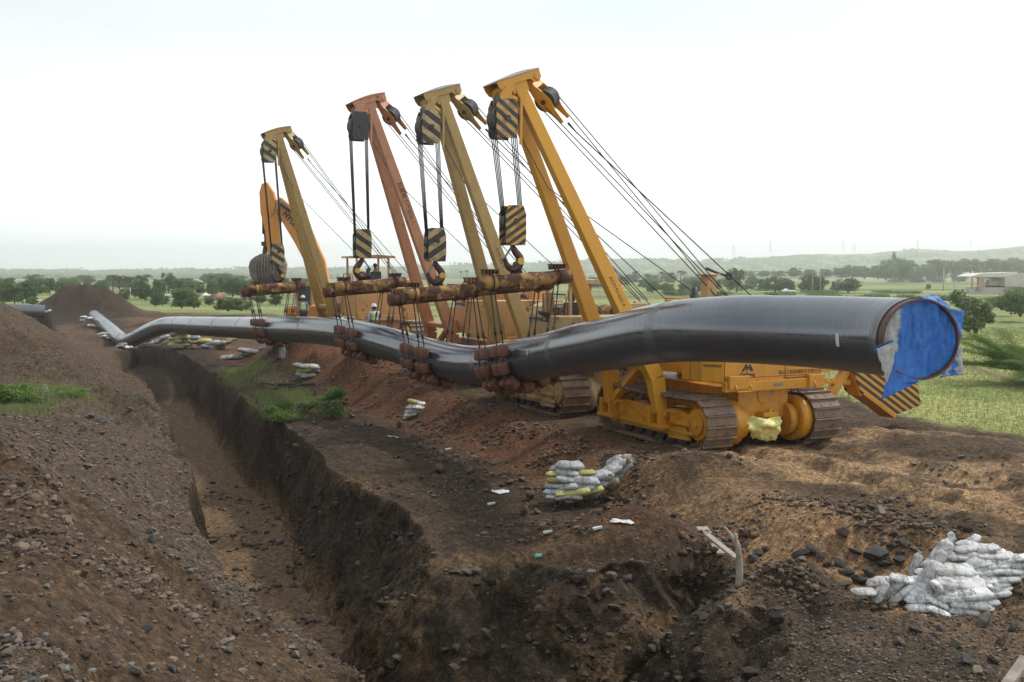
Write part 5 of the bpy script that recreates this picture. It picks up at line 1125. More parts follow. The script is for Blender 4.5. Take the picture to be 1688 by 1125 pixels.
# ------------------------------------------------------------------ loose things
def rag(name, label, cat, px, py, Y, w_, h_, mat, seed, drop=0.0, lay=False):
    n, m = 26, 18; V = []; r1 = random.Random(seed)
    c = P(px, py, Y); 
    for j in range(m + 1):
        for i in range(n + 1):
            u, v_ = i / n - .5, j / m - .5; f = float(fbm(np.array([u * 2.0 + seed]), np.array([v_ * 1.6]), 1, 3, seed)[0]); g = float(fbm(np.array([u * 2 + 9]), np.array([v_ * 5 + seed]), 1, 3, seed)[0])
            k = 1 - .35 * abs(v_) * 2 * r1.uniform(.8, 1.0)
            if lay: V.append(Vector((c.x + u * w_ * k + .1 * g * w_, c.y + v_ * h_ * 1.0 + .1 * f * h_, 0)))
            else: V.append(Vector((c.x + u * w_ * k + .22 * g * w_ * .5, c.y + f * w_ * .35 - .2 * w_ * (1 - (2 * v_) ** 2) * (1 - (2 * u) ** 2), c.z + v_ * h_ + .16 * h_ * g)))
    if lay:
        zz_ = H(np.array([p.x for p in V]), np.array([p.y for p in V]))
        for p, q in zip(V, zz_): p.z = q + .02 + .06 * abs(float(fbm(np.array([p.x * 6]), np.array([p.y * 6]), 1, 3, seed)[0]))
    fs = [(j * (n + 1) + i, j * (n + 1) + i + 1, (j + 1) * (n + 1) + i + 1, (j + 1) * (n + 1) + i) for j in range(m) for i in range(n)]
    me = npmesh(name, np.array([tuple(q) for q in V]), np.array(fs), mat, True); o = mobj(name, me); s = o.modifiers.new('thick', 'SOLIDIFY'); s.thickness = .01
    return tag(o, label, cat)
rag('plastic_cloth', 'crumpled yellow plastic cloth hanging on the tow hitch of the yellow crane', 'plastic cloth', 1260, 708, 26.6, .95, .62, M_CLOTHY, 3)
rag('torn_sack', 'torn grey sack hanging below the farthest roller cradle', 'sack', 465, 580, 51.0, .35, .75, M_BAGG, 5)
rag('plastic_scrap', 'long white plastic scrap curled round the reddish gravel mound', 'plastic scrap', 1025, 860, hit(1025, 862).y, .45, .11, M_WHITE, 7, lay=True)
g_ = hit(825, 815); rag('plastic_rag', 'crumpled white rag lying on the dark bench', 'rag', 825, 815, g_.y, .45, .3, M_WHITE, 11, lay=True)
g_ = hit(650, 722); rag('paper_litter', 'long white litter strip lying above the dark bench', 'litter', 650, 722, g_.y, .5, .16, M_WHITE, 13, lay=True)
for i, (px, py, lb) in enumerate(((739, 744, 'white scrap on the slope below the pipe'), (810, 835, 'white scrap beside the crumpled rag on the bench'), (903, 883, 'white scrap left of the reddish mound'), (985, 878, 'ragged white scrap on the left flank of the mound'))):
    g_ = hit(px, py); m = MB(); zc_ = hz(g_.x, g_.y) + .04; m.beam((g_.x - .09, g_.y, zc_), (g_.x + .09, g_.y + .03, zc_ + .03), .08, .05, w2=.05); tag(m.build('paper_scrap', M_WHITE, bevel=.01), lb, 'scrap')
g_ = hit(887, 922); m = MB(); m.cyl((g_.x - .06, g_.y, hz(g_.x, g_.y) + .03), (g_.x + .07, g_.y + .03, hz(g_.x, g_.y) + .04), .04, n=8); M_TEAL = simple('teal_plastic', [(.3, (.15, .45, .36)), (.7, (.25, .55, .45))], 6, .5); tag(m.build('plastic_bottle', M_TEAL), 'small teal plastic bottle on the tan rim of the trench', 'bottle')
# planks and branch
def gp(px, py, z=-.7, up=0.0): a = hit(px, py); return Vector((a.x, a.y, hz(a.x, a.y) + up))
def plank(a, b, w_, h_, name, label, mat=M_WOOD): m = MB(); m.beam(a, b, w_, h_, w2=w_ * .92); return tag(m.build(name, mat, bevel=.006), label, 'plank')
def on(px, py, off=.08, Y=None): q = hit(px, py); Y = (q.y if Y is None else Y); return P(px, py, Y) + Vector((0, -off, off * .6))
plank(on(1155, 872), on(1190, 916), .24, .05, 'wooden_plank', 'wide weathered plank leaning in front of the dark heap')
Yb = min(hit(1218, 966).y, hit(1216, 922).y) - .05
plank(on(1162, 888, .22), P(1216, 922, Yb), .12, .05, 'wooden_plank', 'narrow plank crossing in front of the wide plank')
m = MB(); m.tube(catmull([P(1218, 968, Yb), P(1219, 935, Yb), P(1216, 900, Yb), P(1207, 886, Yb + .1), P(1193, 868, Yb + .2)], 5), [.07 - .0022 * i for i in range(21)], 8); m.tube([P(1216, 905, Yb), P(1213, 892, Yb), P(1213, 880, Yb)], .03, 6)
tag(m.build('branch', M_WOOD), 'bare forked branch standing upright beside the planks', 'branch')
m = MB(); m.beam(P(1660, 1130, 12.4), P(1692, 1085, 12.7), .14, .06); tag(m.build('wooden_plank', M_WOOD, bevel=.005), 'plank end sticking up at the bottom right corner', 'plank')
m = MB(); a, b = gp(455, 640, -.7, .12), gp(518, 640, -.7, .12); m.beam(a, b, .1, .14); m.beam(a, a + Vector((.35, -1.6, .0)), .09, .08); m.beam(b - Vector((.6, 0, 0)), b - Vector((.9, .9, .02)), .08, .07)
m.beam(gp(430, 636, -.7, .1), a, .07, .06); tag(m.build('steel_frame', M_DARK, bevel=.005), 'black steel bar frame lying in the grass by the trench', 'steel frame')

# ------------------------------------------------------------------ rocks and gravel
def rockmat(name, c1, c2): return simple(name, [(.3, c1), (.7, c2)], 3, .9, .7, .03, 8)
MR = [rockmat('grey_rock', (.06, .054, .046), (.15, .138, .12)), rockmat('brown_rock', (.07, .042, .026), (.16, .10, .065)), rockmat('dark_rock', (.022, .022, .022), (.065, .062, .058)), rockmat('pale_rock', (.13, .105, .075), (.25, .21, .16))]
def rock_mesh(seed, mat, sub=3):
    bm = bmesh.new(); bmesh.ops.create_icosphere(bm, subdivisions=sub, radius=.5); r1 = random.Random(seed)
    pl = [(Vector((r1.gauss(0, 1), r1.gauss(0, 1), r1.gauss(0, 1))).normalized(), r1.uniform(.20, .36)) for _ in range(13)]; sx, sy, sz = 1, r1.uniform(.6, .95), r1.uniform(.45, .75)
    for v in bm.verts:
        p = v.co.copy()
        for n_, d_ in pl:
            k = p.dot(n_) - d_
            if k > 0: p -= n_ * k * .97
        f = float(fbm(np.array([p.x * 4 + seed]), np.array([p.y * 4 + p.z * 3]), 1, 3, seed)[0]); p *= 1 + .10 * f; v.co = Vector((p.x * sx, p.y * sy, p.z * sz))
    me = bpy.data.meshes.new('rock'); bm.to_mesh(me); bm.free(); me.materials.append(mat); return me
RK = {k: [rock_mesh(10 * k + s, MR[k]) for s in range(3)] for k in range(4)}
def rock(x, y, size, k, label, group, sink=.25):
    o = mobj('rock', RK[k][rnd.randrange(3)]); s_ = size; o.location = (x, y, hz(x, y) + s_ * .28 * (1 - sink)); o.scale = (s_, s_ * rnd.uniform(.8, 1.2), s_ * rnd.uniform(.8, 1.2))
    o.rotation_euler = (rnd.uniform(-.4, .4), rnd.uniform(-.4, .4), rnd.uniform(0, 6.3)); return tag(o, label, 'rock', group)
def rocks_at(lst, z, label, group):
    for (px, py, w_, k) in lst: g = hit(px, py); rock(g.x, g.y, w_ * g.y / F * 1.1, k, label, group)
rocks_at([(1440, 925, 50, 2), (1432, 950, 26, 2), (1455, 938, 30, 2), (1400, 950, 24, 2), (1420, 965, 36, 2), (1340, 915, 30, 2), (1320, 920, 34, 2), (1355, 920, 18, 2), (1470, 905, 20, 2), (1385, 935, 24, 2), (1395, 970, 22, 2), (1250, 915, 22, 2), (1240, 925, 20, 2), (1262, 910, 18, 2), (1480, 930, 24, 2), (1490, 905, 22, 2), (1410, 915, 22, 2)], -.6,
         'dark angular rock between the tan slope and the white sandbags', 'dark rocks beside the white sandbags')
rocks_at([(1365, 935, 26, 1), (1387, 948, 18, 1), (1505, 910, 16, 1), (1390, 885, 34, 1), (1305, 930, 16, 1), (1232, 888, 22, 1), (1225, 897, 16, 1), (1450, 970, 14, 1)], -.55, 'rusty brown rock on the tan slope near the white sandbags', 'brown rocks on the tan slope')
g = hit(1450, 850); rock(g.x, g.y, .42, 3, 'pale boulder on top of the tan slope above the white sandbags', None)
rocks_at([(1622, 1034, 38, 0), (1510, 1045, 24, 2), (1480, 1065, 22, 0), (1592, 1095, 34, 0), (1575, 1070, 30, 0), (1445, 1066, 14, 0), (1395, 1063, 12, 0), (1550, 1040, 20, 0), (1650, 1065, 26, 1), (1670, 1040, 26, 0), (1610, 1110, 22, 3), (1640, 1095, 24, 2), (1340, 1062, 16, 0)], -.7,
         'grey rock on the gravel in front of the white sandbags', 'rocks in front of the white sandbags')
rocks_at([(862, 848, 26, 1), (885, 848, 22, 1), (875, 822, 24, 1), (725, 780, 28, 1), (775, 782, 24, 1), (778, 796, 20, 1), (1000, 828, 30, 1), (1022, 826, 24, 1), (1003, 842, 14, 1), (842, 800, 18, 1), (838, 795, 14, 1), (860, 796, 20, 1), (800, 775, 12, 1), (760, 818, 10, 1), (659, 705, 20, 1), (612, 703, 12, 1), (580, 690, 18, 1),
          (560, 682, 14, 1), (690, 698, 10, 1), (640, 690, 12, 1), (800, 812, 12, 1), (955, 760, 14, 1), (870, 770, 12, 1), (930, 790, 10, 1), (715, 742, 12, 1), (690, 752, 12, 1)], -.6,
         'round reddish earth clod on the dark bench beside the trench', 'earth clods on the dark bench')
rocks_at([(594, 0, 0, 0)][:0] + [(258, 838, 24, 3), (232, 852, 12, 3), (145, 775, 22, 0), (165, 700, 22, 0), (138, 713, 20, 0), (205, 735, 16, 0), (185, 728, 14, 0), (90, 745, 14, 0), (255, 895, 24, 0), (222, 902, 18, 0), (215, 680, 12, 0), (225, 745, 12, 0), (60, 712, 12, 0), (20, 738, 12, 0), (245, 880, 14, 2), (150, 690, 16, 0), (170, 718, 14, 0), (120, 705, 10, 3), (195, 700, 12, 0), (230, 765, 12, 0),
          (30, 760, 12, 0), (60, 780, 12, 0), (110, 735, 12, 0), (285, 905, 14, 0), (310, 940, 14, 0), (270, 860, 10, 0), (175, 760, 12, 1), (195, 800, 12, 0), (80, 820, 12, 0)], .9, 'grey stone on the gravel slope left of the trench', 'stones on the left gravel slope')
rocks_at([(240, 1042, 24, 2), (375, 1063, 26, 3), (80, 1065, 26, 2), (60, 900, 20, 2), (130, 920, 16, 0), (140, 950, 20, 1), (210, 945, 18, 0), (8, 900, 24, 0), (65, 898, 14, 0), (390, 1050, 22, 1), (130, 925, 12, 3), (180, 970, 10, 3), (290, 985, 12, 3), (85, 1000, 14, 0), (20, 995, 12, 0), (340, 1010, 12, 1)], 1.0,
         'lone stone on the brown tracked soil at the lower left', 'stones on the brown soil at the lower left')
l2 = [(20 + i * 26 + rnd.uniform(-8, 8), 1085 + rnd.uniform(-18, 30), rnd.uniform(9, 26), rnd.choice((0, 1, 3, 3))) for i in range(20)]
rocks_at(l2, 1.7, 'grey rock in the rubble at the bottom left corner', 'rubble at the bottom left corner')
l3 = [(1560 + rnd.uniform(-60, 120), 775 + rnd.uniform(-20, 30), rnd.uniform(5, 14), rnd.choice((0, 3))) for i in range(18)]
rocks_at(l3, -.0, 'small pale stone on the churned lane at the right', 'stones on the churned lane')

def gravel(name, label, region, N, smin, smax, mat, seed, tone=1.0, warmth=None):
    """stones too many to count: one mesh"""
    r1 = np.random.RandomState(seed); base = []
    for q in range(10):
        bm = bmesh.new(); bmesh.ops.create_icosphere(bm, subdivisions=1, radius=.5); rr_ = random.Random(q + seed)
        pl = [(Vector((rr_.gauss(0, 1), rr_.gauss(0, 1), rr_.gauss(0, 1))).normalized(), rr_.uniform(.2, .4)) for _ in range(6)]
        V = []
        for v in bm.verts:
            p = v.co * rr_.uniform(.85, 1.15)
            for n_, d_ in pl:
                k = p.dot(n_) - d_
                if k > 0: p = p - n_ * k
            V.append(tuple(p))
        base.append(np.array(V)); Fb = np.array([[v.index for v in f.verts] for f in bm.faces]); bm.free()
    xs, ys_ = region(r1, N); zz_, dd_, ww_, tt_, vv_, *_r = H(xs, ys_, True)
    aa_ = fbm(tt_, zz_, .9, 4, 51); cc_2 = fbm(tt_ + 40, zz_, .22, 3, 52); xs = xs + ww_ * (.30 * aa_ + .15 * cc_2) * .9 * np.where(vv_ > 5.8, 1, .6); sf2 = ss(27, 20, tt_) * ss(4.8, 6.5, vv_); ys_ = ys_ + ww_ * ((.12 + .22 * sf2) * fbm(vv_, zz_, .8, 3, 53) + sf2 * .16 * np.abs(fbm(vv_ + 9, zz_, .35, 4, 54))); n = len(xs)
    s_ = smin * (smax / smin) ** (r1.rand(n) ** 2.2); vi = r1.randint(0, 10, n); B = np.stack(base)[vi]
    B = B * s_[:, None, None] * np.stack([np.ones(n), r1.uniform(.6, 1, n), r1.uniform(.4, .8, n)], -1)[:, None, :]
    a = r1.rand(n) * 6.28; ca, sa = np.cos(a)[:, None], np.sin(a)[:, None]
    Vx = B[:, :, 0] * ca - B[:, :, 1] * sa + xs[:, None]; Vy = B[:, :, 0] * sa + B[:, :, 1] * ca + ys_[:, None]; Vz = B[:, :, 2] + zz_[:, None] + s_[:, None] * .12
    nv = B.shape[1]; Fq = (Fb[None] + (np.arange(n) * nv)[:, None, None]).reshape(-1, 3)
    br = tone * .62 * (r1.uniform(.4, 1.8, n) * np.where(ww_ > .1, .6, 1.0))[:, None] * np.array([[1, 1, 1.0]]); warm = (r1.rand(n) if warmth is None else warmth + (1 - warmth) * r1.rand(n))[:, None]; cl = br * (np.array([[.15, .142, .132]]) * (1 - warm) + np.array([[.19, .135, .095]]) * warm)
    me = npmesh(name, np.stack([Vx.ravel(), Vy.ravel(), Vz.ravel()], -1), Fq, mat, False, np.repeat(cl, nv, 0)); return tag(mobj(name, me), label, 'gravel', kind='stuff')
M_GRAV, tg, bg_, cg = newmat('gravel_stone'); ag = tg.nodes.new('ShaderNodeAttribute'); ag.attribute_name = 'tint'
tg.links.new(ag.outputs['Color'], bg_.inputs['Base Color']); bg_.inputs['Roughness'].default_value = .9; bg_.inputs['Specular IOR Level'].default_value = .25
def reg_tv(x0, x1, y0_, y1_, dens=None):
    def f(r1, N):
        xs, yy_ = [], []
        while sum(len(q) for q in xs) < N:
            a = r1.rand(N); Y = (y0_ ** -1.0 * (1 - a) + y1_ ** -1.0 * a) ** -1.0      # denser close by
            v_ = r1.uniform(x0, x1, N); X = (v_ - .436 * Y) / .9; k = np.abs(X) < .56 * Y + 1
            if dens is not None: k &= r1.rand(N) < dens(X, Y, v_)
            xs.append(X[k]); yy_.append(Y[k])
        return np.concatenate(xs)[:N], np.concatenate(yy_)[:N]
    return f
gravel('gravel', 'loose grey gravel strewn over the left spoil slope', reg_tv(-4, 4.6, 4.5, 60, lambda X, Y, v: np.where(Y > 15.6 - .55 * v, 1.0, np.where(Y < 8.6 - .35 * v, 1.0, .18)) * np.clip(.35 + 1.2 * np.abs(fbm(X, Y, 1.5, 3, 90)), 0, 1)), 46000, .02, .13, M_GRAV, 1)
gravel('gravel', 'fine gravel over the bench and lower right foreground', reg_tv(7.6, 15, 12.5, 45, lambda X, Y, v: np.clip(np.where(Y < 17, .9, .35) + .5 * fbm(X, Y, 1.2, 3, 91), 0.02, 1)), 30000, .016, .09, M_GRAV, 2)
gravel('gravel', 'small stones over the churned crane lane', reg_tv(14, 26, 16, 40, lambda X, Y, v: np.clip(.25 + 1.3 * fbm(X, Y, 1.5, 3, 92), 0.02, 1)), 14000, .015, .06, M_GRAV, 3)

gravel('soil_clods', 'crumbled brown clods over the left spoil slope', reg_tv(-4, 4.4, 4.5, 30, lambda X, Y, v: np.clip(.2 + 1.5 * fbm(X, Y, 1.1, 3, 96), 0, 1) * np.where(Y < 15.6 - .55 * v, 1.0, .4)), 9000, .03, .22, M_GRAV, 7, .85, .9)
gravel('soil_clods', 'crumbled brown clods over the berm and bench', reg_tv(8, 16, 16, 55, lambda X, Y, v: np.clip(.15 + 1.6 * fbm(X, Y, 1.4, 3, 97), 0, 1) * np.where((v > 11.3) & (v < 15.2), 1.0, .25)), 9000, .03, .24, M_GRAV, 8, .85, .92)
def wallreg(r1, N):
    Y = 11 + 29 * r1.rand(N) ** 1.3; v_ = r1.uniform(3.2, 12.5, N); X = (v_ - .436 * Y) / .9; d_ = polydist(X, Y, POLY); k = (r1.rand(N) < np.clip(.15 + 1.6 * fbm(X, Y, .6, 3, 95), 0, 1)) & (d_ > .02) & (d_ < 2.2) & (v_ > 5.2) & (X < .56 * Y); return X[k], Y[k]
gravel('gravel', 'stones embedded in the crumbling trench wall', wallreg, 30000, .02, .38, M_GRAV, 5, .95, .35)
# ------------------------------------------------------------------ plants
def leafmat(name, c1, c2, tr=.35):
    m, t, b, c = newmat(name); n = noise(t, c.outputs['Object'], 1.2, 4); oi = t.nodes.new('ShaderNodeObjectInfo'); gi = t.nodes.new('ShaderNodeNewGeometry')
    f = mathn(t, 'ADD', mathn(t, 'MULTIPLY', n, .5), mathn(t, 'ADD', mathn(t, 'MULTIPLY', oi.outputs['Random'], .25), mathn(t, 'MULTIPLY', gi.outputs['Random Per Island'], .35)), True)
    col = ramp(t, f, [(.2, c1), (.85, c2)]); t.links.new(col, b.inputs['Base Color']); b.inputs['Roughness'].default_value = .55; b.inputs['Specular IOR Level'].default_value = .35
    td = t.nodes.new('ShaderNodeBsdfTranslucent'); t.links.new(mixc(t, 1, col, (1.3, 1.5, .7), 'MULTIPLY'), td.inputs[0]); ms = t.nodes.new('ShaderNodeMixShader'); ms.inputs[0].default_value = tr
    o = t.nodes['Material Output']; t.links.new(b.outputs[0], ms.inputs[1]); t.links.new(td.outputs[0], ms.inputs[2]); t.links.new(ms.outputs[0], o.inputs[0]); return m
LM = [leafmat('tree_foliage', (.055, .09, .04), (.16, .22, .09)), leafmat('light_foliage', (.07, .11, .035), (.17, .23, .08)), leafmat('dark_foliage', (.045, .07, .035), (.12, .17, .075))]
LB = leafmat('bright_plant_foliage', (.075, .12, .035), (.20, .28, .10)); LG = leafmat('grass_blades', (.10, .12, .055), (.27, .28, .15)); LP_ = leafmat('palm_fronds', (.025, .04, .016), (.07, .09, .035)); LS = leafmat('silvery_leaves', (.2, .26, .18), (.4, .46, .36), .2)
def leaves(cs, size, r1, asp=.5, up=.3):
    n = len(cs); N_ = r1.randn(n, 3); N_[:, 2] += up; N_ /= np.linalg.norm(N_, axis=1)[:, None]; A_ = np.cross(N_, r1.randn(n, 3)); A_ /= np.linalg.norm(A_, axis=1)[:, None]; B_ = np.cross(N_, A_)
    s_ = (size * r1.uniform(.6, 1.4, n))[:, None]; V = np.stack([cs - A_ * s_ * .5, cs + B_ * s_ * asp * .5 + N_ * s_ * .08, cs + A_ * s_ * .5, cs - B_ * s_ * asp * .5 + N_ * s_ * .08], 1).reshape(-1, 3)
    return V, np.arange(n * 4).reshape(-1, 4)
def crown_pts(seed, lobes, n, rx=1.0, rz=.8, r0=.35):
    r1 = np.random.RandomState(seed); C = []
    L_ = [(r1.uniform(-.6, .6), r1.uniform(-.6, .6), r1.uniform(-.5, .55), r0 * r1.uniform(.6, 1.25)) for _ in range(lobes)]
    tot = sum(l[3] ** 2 for l in L_)
    for (a, b, c, r) in L_:
        k = int(n * r * r / tot); d_ = r1.randn(k, 3); d_ /= np.linalg.norm(d_, axis=1)[:, None]; rr_ = r * (r1.rand(k) ** .45) * (1 + .25 * r1.randn(k) * .5)
        C.append(np.array([a, b, c]) + d_ * rr_[:, None])
    C = np.concatenate(C); C[:, :2] *= rx; C[:, 2] *= rz; return C, r1, L_
def tree_mesh(seed, lm, n=4200, lobes=40, size=.062):
    """unit tree: base at 0, height 1, width 1; crown reaches nearly to the ground"""
    r1 = np.random.RandomState(seed); L_ = []; C = []
    for k in range(lobes):
        z_ = r1.uniform(.10, .86); rad = .36 * math.sqrt(max(0, 1 - ((z_ - .45) / .52) ** 2)) * r1.uniform(.35, 1.0); a = r1.uniform(0, 6.28); r = r1.uniform(.09, .18) * (1.15 - .45 * z_)
        L_.append((rad * math.cos(a), rad * math.sin(a), z_, r))
    tot = sum(l[3] ** 2 for l in L_)
    for (a, b, c, r) in L_:
        k = int(n * r * r / tot); d_ = r1.randn(k, 3); d_ /= np.linalg.norm(d_, axis=1)[:, None]; rr_ = r * (r1.rand(k) ** .4) * (1 + .16 * r1.randn(k)); q = np.array([a, b, c]) + d_ * rr_[:, None]; C.append(q[q[:, 2] > .02])
    V, Fq = leaves(np.concatenate(C), size, r1, .6); me = npmesh('crown', V, Fq, lm, False)
    m = MB(); m.tube([(0, 0, -.06), (.01, 0, .15), (.0, .02, .4), (.02, 0, .62)], [.035, .028, .022, .008], 8)
    for (a, b, c, r) in L_[:8]: m.tube([(0, 0, .12 + .2 * c), (a * .5, b * .5, c * .75), (a, b, c)], [.018, .011, .004], 5)
    o = m.build('trunk', M_BARK); tm_ = o.data; bpy.data.objects.remove(o); return me, tm_
TM = [tree_mesh(100 + i, LM[i % 3]) for i in range(9)]
def tree(name, px, py, wpx, hpx, kind, label, group, Y=None, cat='tree'):
    Y = Y or min(F * 5.6 / max(py - HZ, 6), 900); b = P(px, py, Y); s_ = Y / F; r = empty(name, (b.x, b.y, b.z), rnd.uniform(0, 6.3)); h = hpx * s_; w_ = wpx * s_
    cm, tm_ = TM[kind % 9]; sc = (w_, w_, h)
    for nm, me in (('crown', cm), ('trunk', tm_)): o = mobj(nm, me, r); o.scale = sc; o.location = (0, 0, 0)
    return tag(r, label, cat, group)
def palm_meshes():
    m = MB(); m.tube([(0, 0, 0), (.02, 0, .4), (0, .02, .82)], [.035, .028, .022], 8); o = m.build('trunk', M_BARK); tm_ = o.data; bpy.data.objects.remove(o)
    r1 = random.Random(4); V = []; Fq = []
    for k in range(16):
        a = 2 * math.pi * k / 16 + r1.uniform(-.2, .2); el = r1.uniform(-.1, 1.1); L_ = r1.uniform(.34, .44); pts = []
        for i in range(8): q = i / 7; pts.append(Vector((math.cos(a) * L_ * q * math.cos(el * (1 - q * .3)), math.sin(a) * L_ * q * math.cos(el * (1 - q * .3)), .82 + L_ * math.sin(el) * q - .28 * q * q)))
        sd_ = Vector((-math.sin(a), math.cos(a), 0))
        for i in range(7):
            for s in (-1, 1):
                for e in range(2):
                    p = pts[i].lerp(pts[i + 1], e * .5); q_ = pts[i].lerp(pts[i + 1], e * .5 + .35); b0 = len(V); w_ = .10 * (1 - (i / 7) ** 2 * .7); V += [p, q_, q_ + sd_ * s * w_ + Vector((0, 0, -.05))]; Fq.append((b0, b0 + 1, b0 + 2))
    return npmesh('crown', np.array([tuple(p) for p in V]), np.array(Fq), LP_, False), tm_
PALM = palm_meshes()
def palm(px, py, hpx, label, group, Y):
    b = P(px, py, Y); h = hpx * Y / F; r = empty('palm_tree', b, rnd.uniform(0, 6)); 
    for nm, me in (('crown', PALM[0]), ('trunk', PALM[1])): o = mobj(nm, me, r); o.scale = (h, h, h)
    return tag(r, label, 'palm tree', group)
LT = [(4, 499, 34, 36), (24, 499, 36, 34), (44, 498, 44, 36), (12, 482, 40, 26), (60, 486, 44, 34), (82, 485, 28, 28), (102, 487, 34, 28), (122, 484, 30, 22), (147, 470, 22, 14), (230, 482, 34, 30), (262, 486, 30, 28), (278, 482, 36, 34), (294, 487, 28, 30), (310, 486, 32, 26),
      (240, 495, 34, 28), (300, 507, 44, 36), (320, 508, 26, 28), (256, 504, 26, 22), (330, 484, 26, 20), (350, 486, 30, 26), (384, 488, 36, 32), (400, 488, 28, 28), (420, 486, 34, 30), (365, 484, 26, 28), (440, 484, 34, 26), (466, 486, 34, 30), (500, 478, 30, 20), (205, 495, 26, 20), (268, 503, 26, 22), (222, 490, 30, 24),
      (170, 478, 26, 18), (54, 503, 24, 16), (0, 510, 20, 22), (345, 503, 22, 14), (430, 500, 26, 22), (455, 503, 28, 22), (700, 462, 30, 12), (655, 462, 26, 14)] + [(rnd.uniform(-10, 520), rnd.uniform(466, 484), rnd.uniform(30, 52), rnd.uniform(12, 20)) for _ in range(20)]
for i, (px, py, w_, h_) in enumerate(LT): tree('tree', px, py, w_, h_, i, 'hazy broadleaf tree in the village belt behind the dark mound', 'broadleaf trees of the left village belt', F * 5.6 / (py - HZ) * (.75 if py > 480 else .8))
for i, (px, py, h_) in enumerate(((186, 484, 34), (198, 484, 32), (209, 486, 34), (244, 478, 28), (80, 482, 26), (372, 484, 30), (350, 478, 26), (216, 484, 30))): palm(px, py, h_, 'hazy palm tree rising above the left village belt', 'palms of the left village belt', 230)
tree('bush', 376, 512, 52, 24, 1, 'wide bright green bush at the edge of the grass field', None, 120, 'bush'); tree('bush', 398, 512, 44, 20, 1, 'low bright green bush right of the wide bush by the grass field', None, 122, 'bush')
RT = [(1214, 480, 40, 40), (1278, 480, 52, 28), (1300, 480, 34, 22), (1260, 478, 30, 20), (1332, 480, 40, 30), (1352, 480, 34, 26), (1398, 481, 54, 24), (1380, 480, 26, 18), (1530, 477, 12, 9), (1180, 478, 30, 18), (1100, 482, 30, 18), (1075, 482, 28, 14), (1130, 484, 34, 18), (1150, 482, 28, 22), (1240, 470, 26, 16), (1205, 470, 40, 20),
      (1062, 474, 26, 14), (1030, 470, 28, 14), (980, 470, 28, 14), (955, 466, 26, 12)] + [(rnd.uniform(900, 1260), rnd.uniform(464, 480), rnd.uniform(26, 50), rnd.uniform(9, 16)) for _ in range(26)]
for i, (px, py, w_, h_) in enumerate(RT): tree('tree', px, py, w_, h_, i + 3, 'hazy tree in the fields beyond the bulging pipe', 'broadleaf trees of the right fields', F * 5.6 / (py - HZ) * .9)
for i, (px, py, h_) in enumerate(((1047, 464, 18), (1066, 466, 16), (1090, 466, 20), (1122, 466, 22), (1128, 464, 18), (770, 458, 14), (760, 458, 12), (1108, 464, 16))): palm(px, py, h_, 'small hazy palm tree seen between the crane ropes', 'palms of the right fields', 330)
MT_ = [(1310, 456, 36, 16), (1335, 457, 30, 14), (1360, 457, 30, 14), (1388, 458, 40, 18), (1405, 458, 46, 24), (1425, 459, 40, 22), (1447, 459, 30, 24), (1460, 460, 46, 34), (1484, 460, 46, 36), (1504, 459, 36, 26), (1528, 458, 40, 24), (1548, 456, 46, 30), (1572, 452, 36, 24), (1600, 450, 50, 26), (1628, 448, 40, 22),
       (1652, 452, 46, 26), (1680, 452, 46, 26), (1282, 456, 34, 10), (1258, 456, 34, 10), (1236, 456, 30, 10), (1510, 468, 40, 18), (1545, 468, 44, 18), (1480, 468, 40, 14), (1580, 466, 40, 20), (1620, 462, 40, 20), (1590, 436, 20, 10), (1536, 440, 24, 12), (1474, 430, 10, 16), (1500, 440, 22, 12), (1640, 440, 30, 14), (1670, 438, 26, 14)]
for i, (px, py, w_, h_) in enumerate(MT_): tree('tree', px, py, w_, h_, i, 'faint dark tree on the low wooded ridge at the right', 'trees of the wooded ridge', 620 + 6 * i)
tree('bare_tree', 1492, 460, 26, 30, 1, 'pale thin tree in front of the wooded ridge', None, 560)
# small scattered scrub on the hills
C_ = []; r1 = np.random.RandomState(5)
nn_ = 2600; Yh = r1.uniform(1400, 2450, nn_); Xh = Yh * r1.uniform(-.62, .62, nn_); 
ho = bpy.data.objects['hills']; hv = np.empty(len(ho.data.vertices) * 3, np.float32); ho.data.vertices.foreach_get('co', hv); hv = hv.reshape(90, 300, 3)
def hillz(Y): 
    j = int(np.clip((Y - 1100) / (2050 / 89), 0, 88)); return hv[j]
Vs = []
for X_, Y_ in zip(Xh, Yh):
    row = hillz(Y_); i = int(np.clip(np.searchsorted(row[:, 0], X_), 1, 299)); Vs.append((X_, Y_, row[i, 2]))
Vs = np.array(Vs); k = 26; cs = (Vs[:, None, :] + r1.randn(nn_, k, 3) * np.array([6, 6, 1.6]) + np.array([0, 0, 2.5])).reshape(-1, 3)
V, Fq = leaves(cs, 5.5, r1, .8); tag(mobj('hill_scrub', npmesh('hill_scrub', V, Fq, LM[0], False)), 'scattered scrub covering the far hills', 'scrub', kind='stuff')
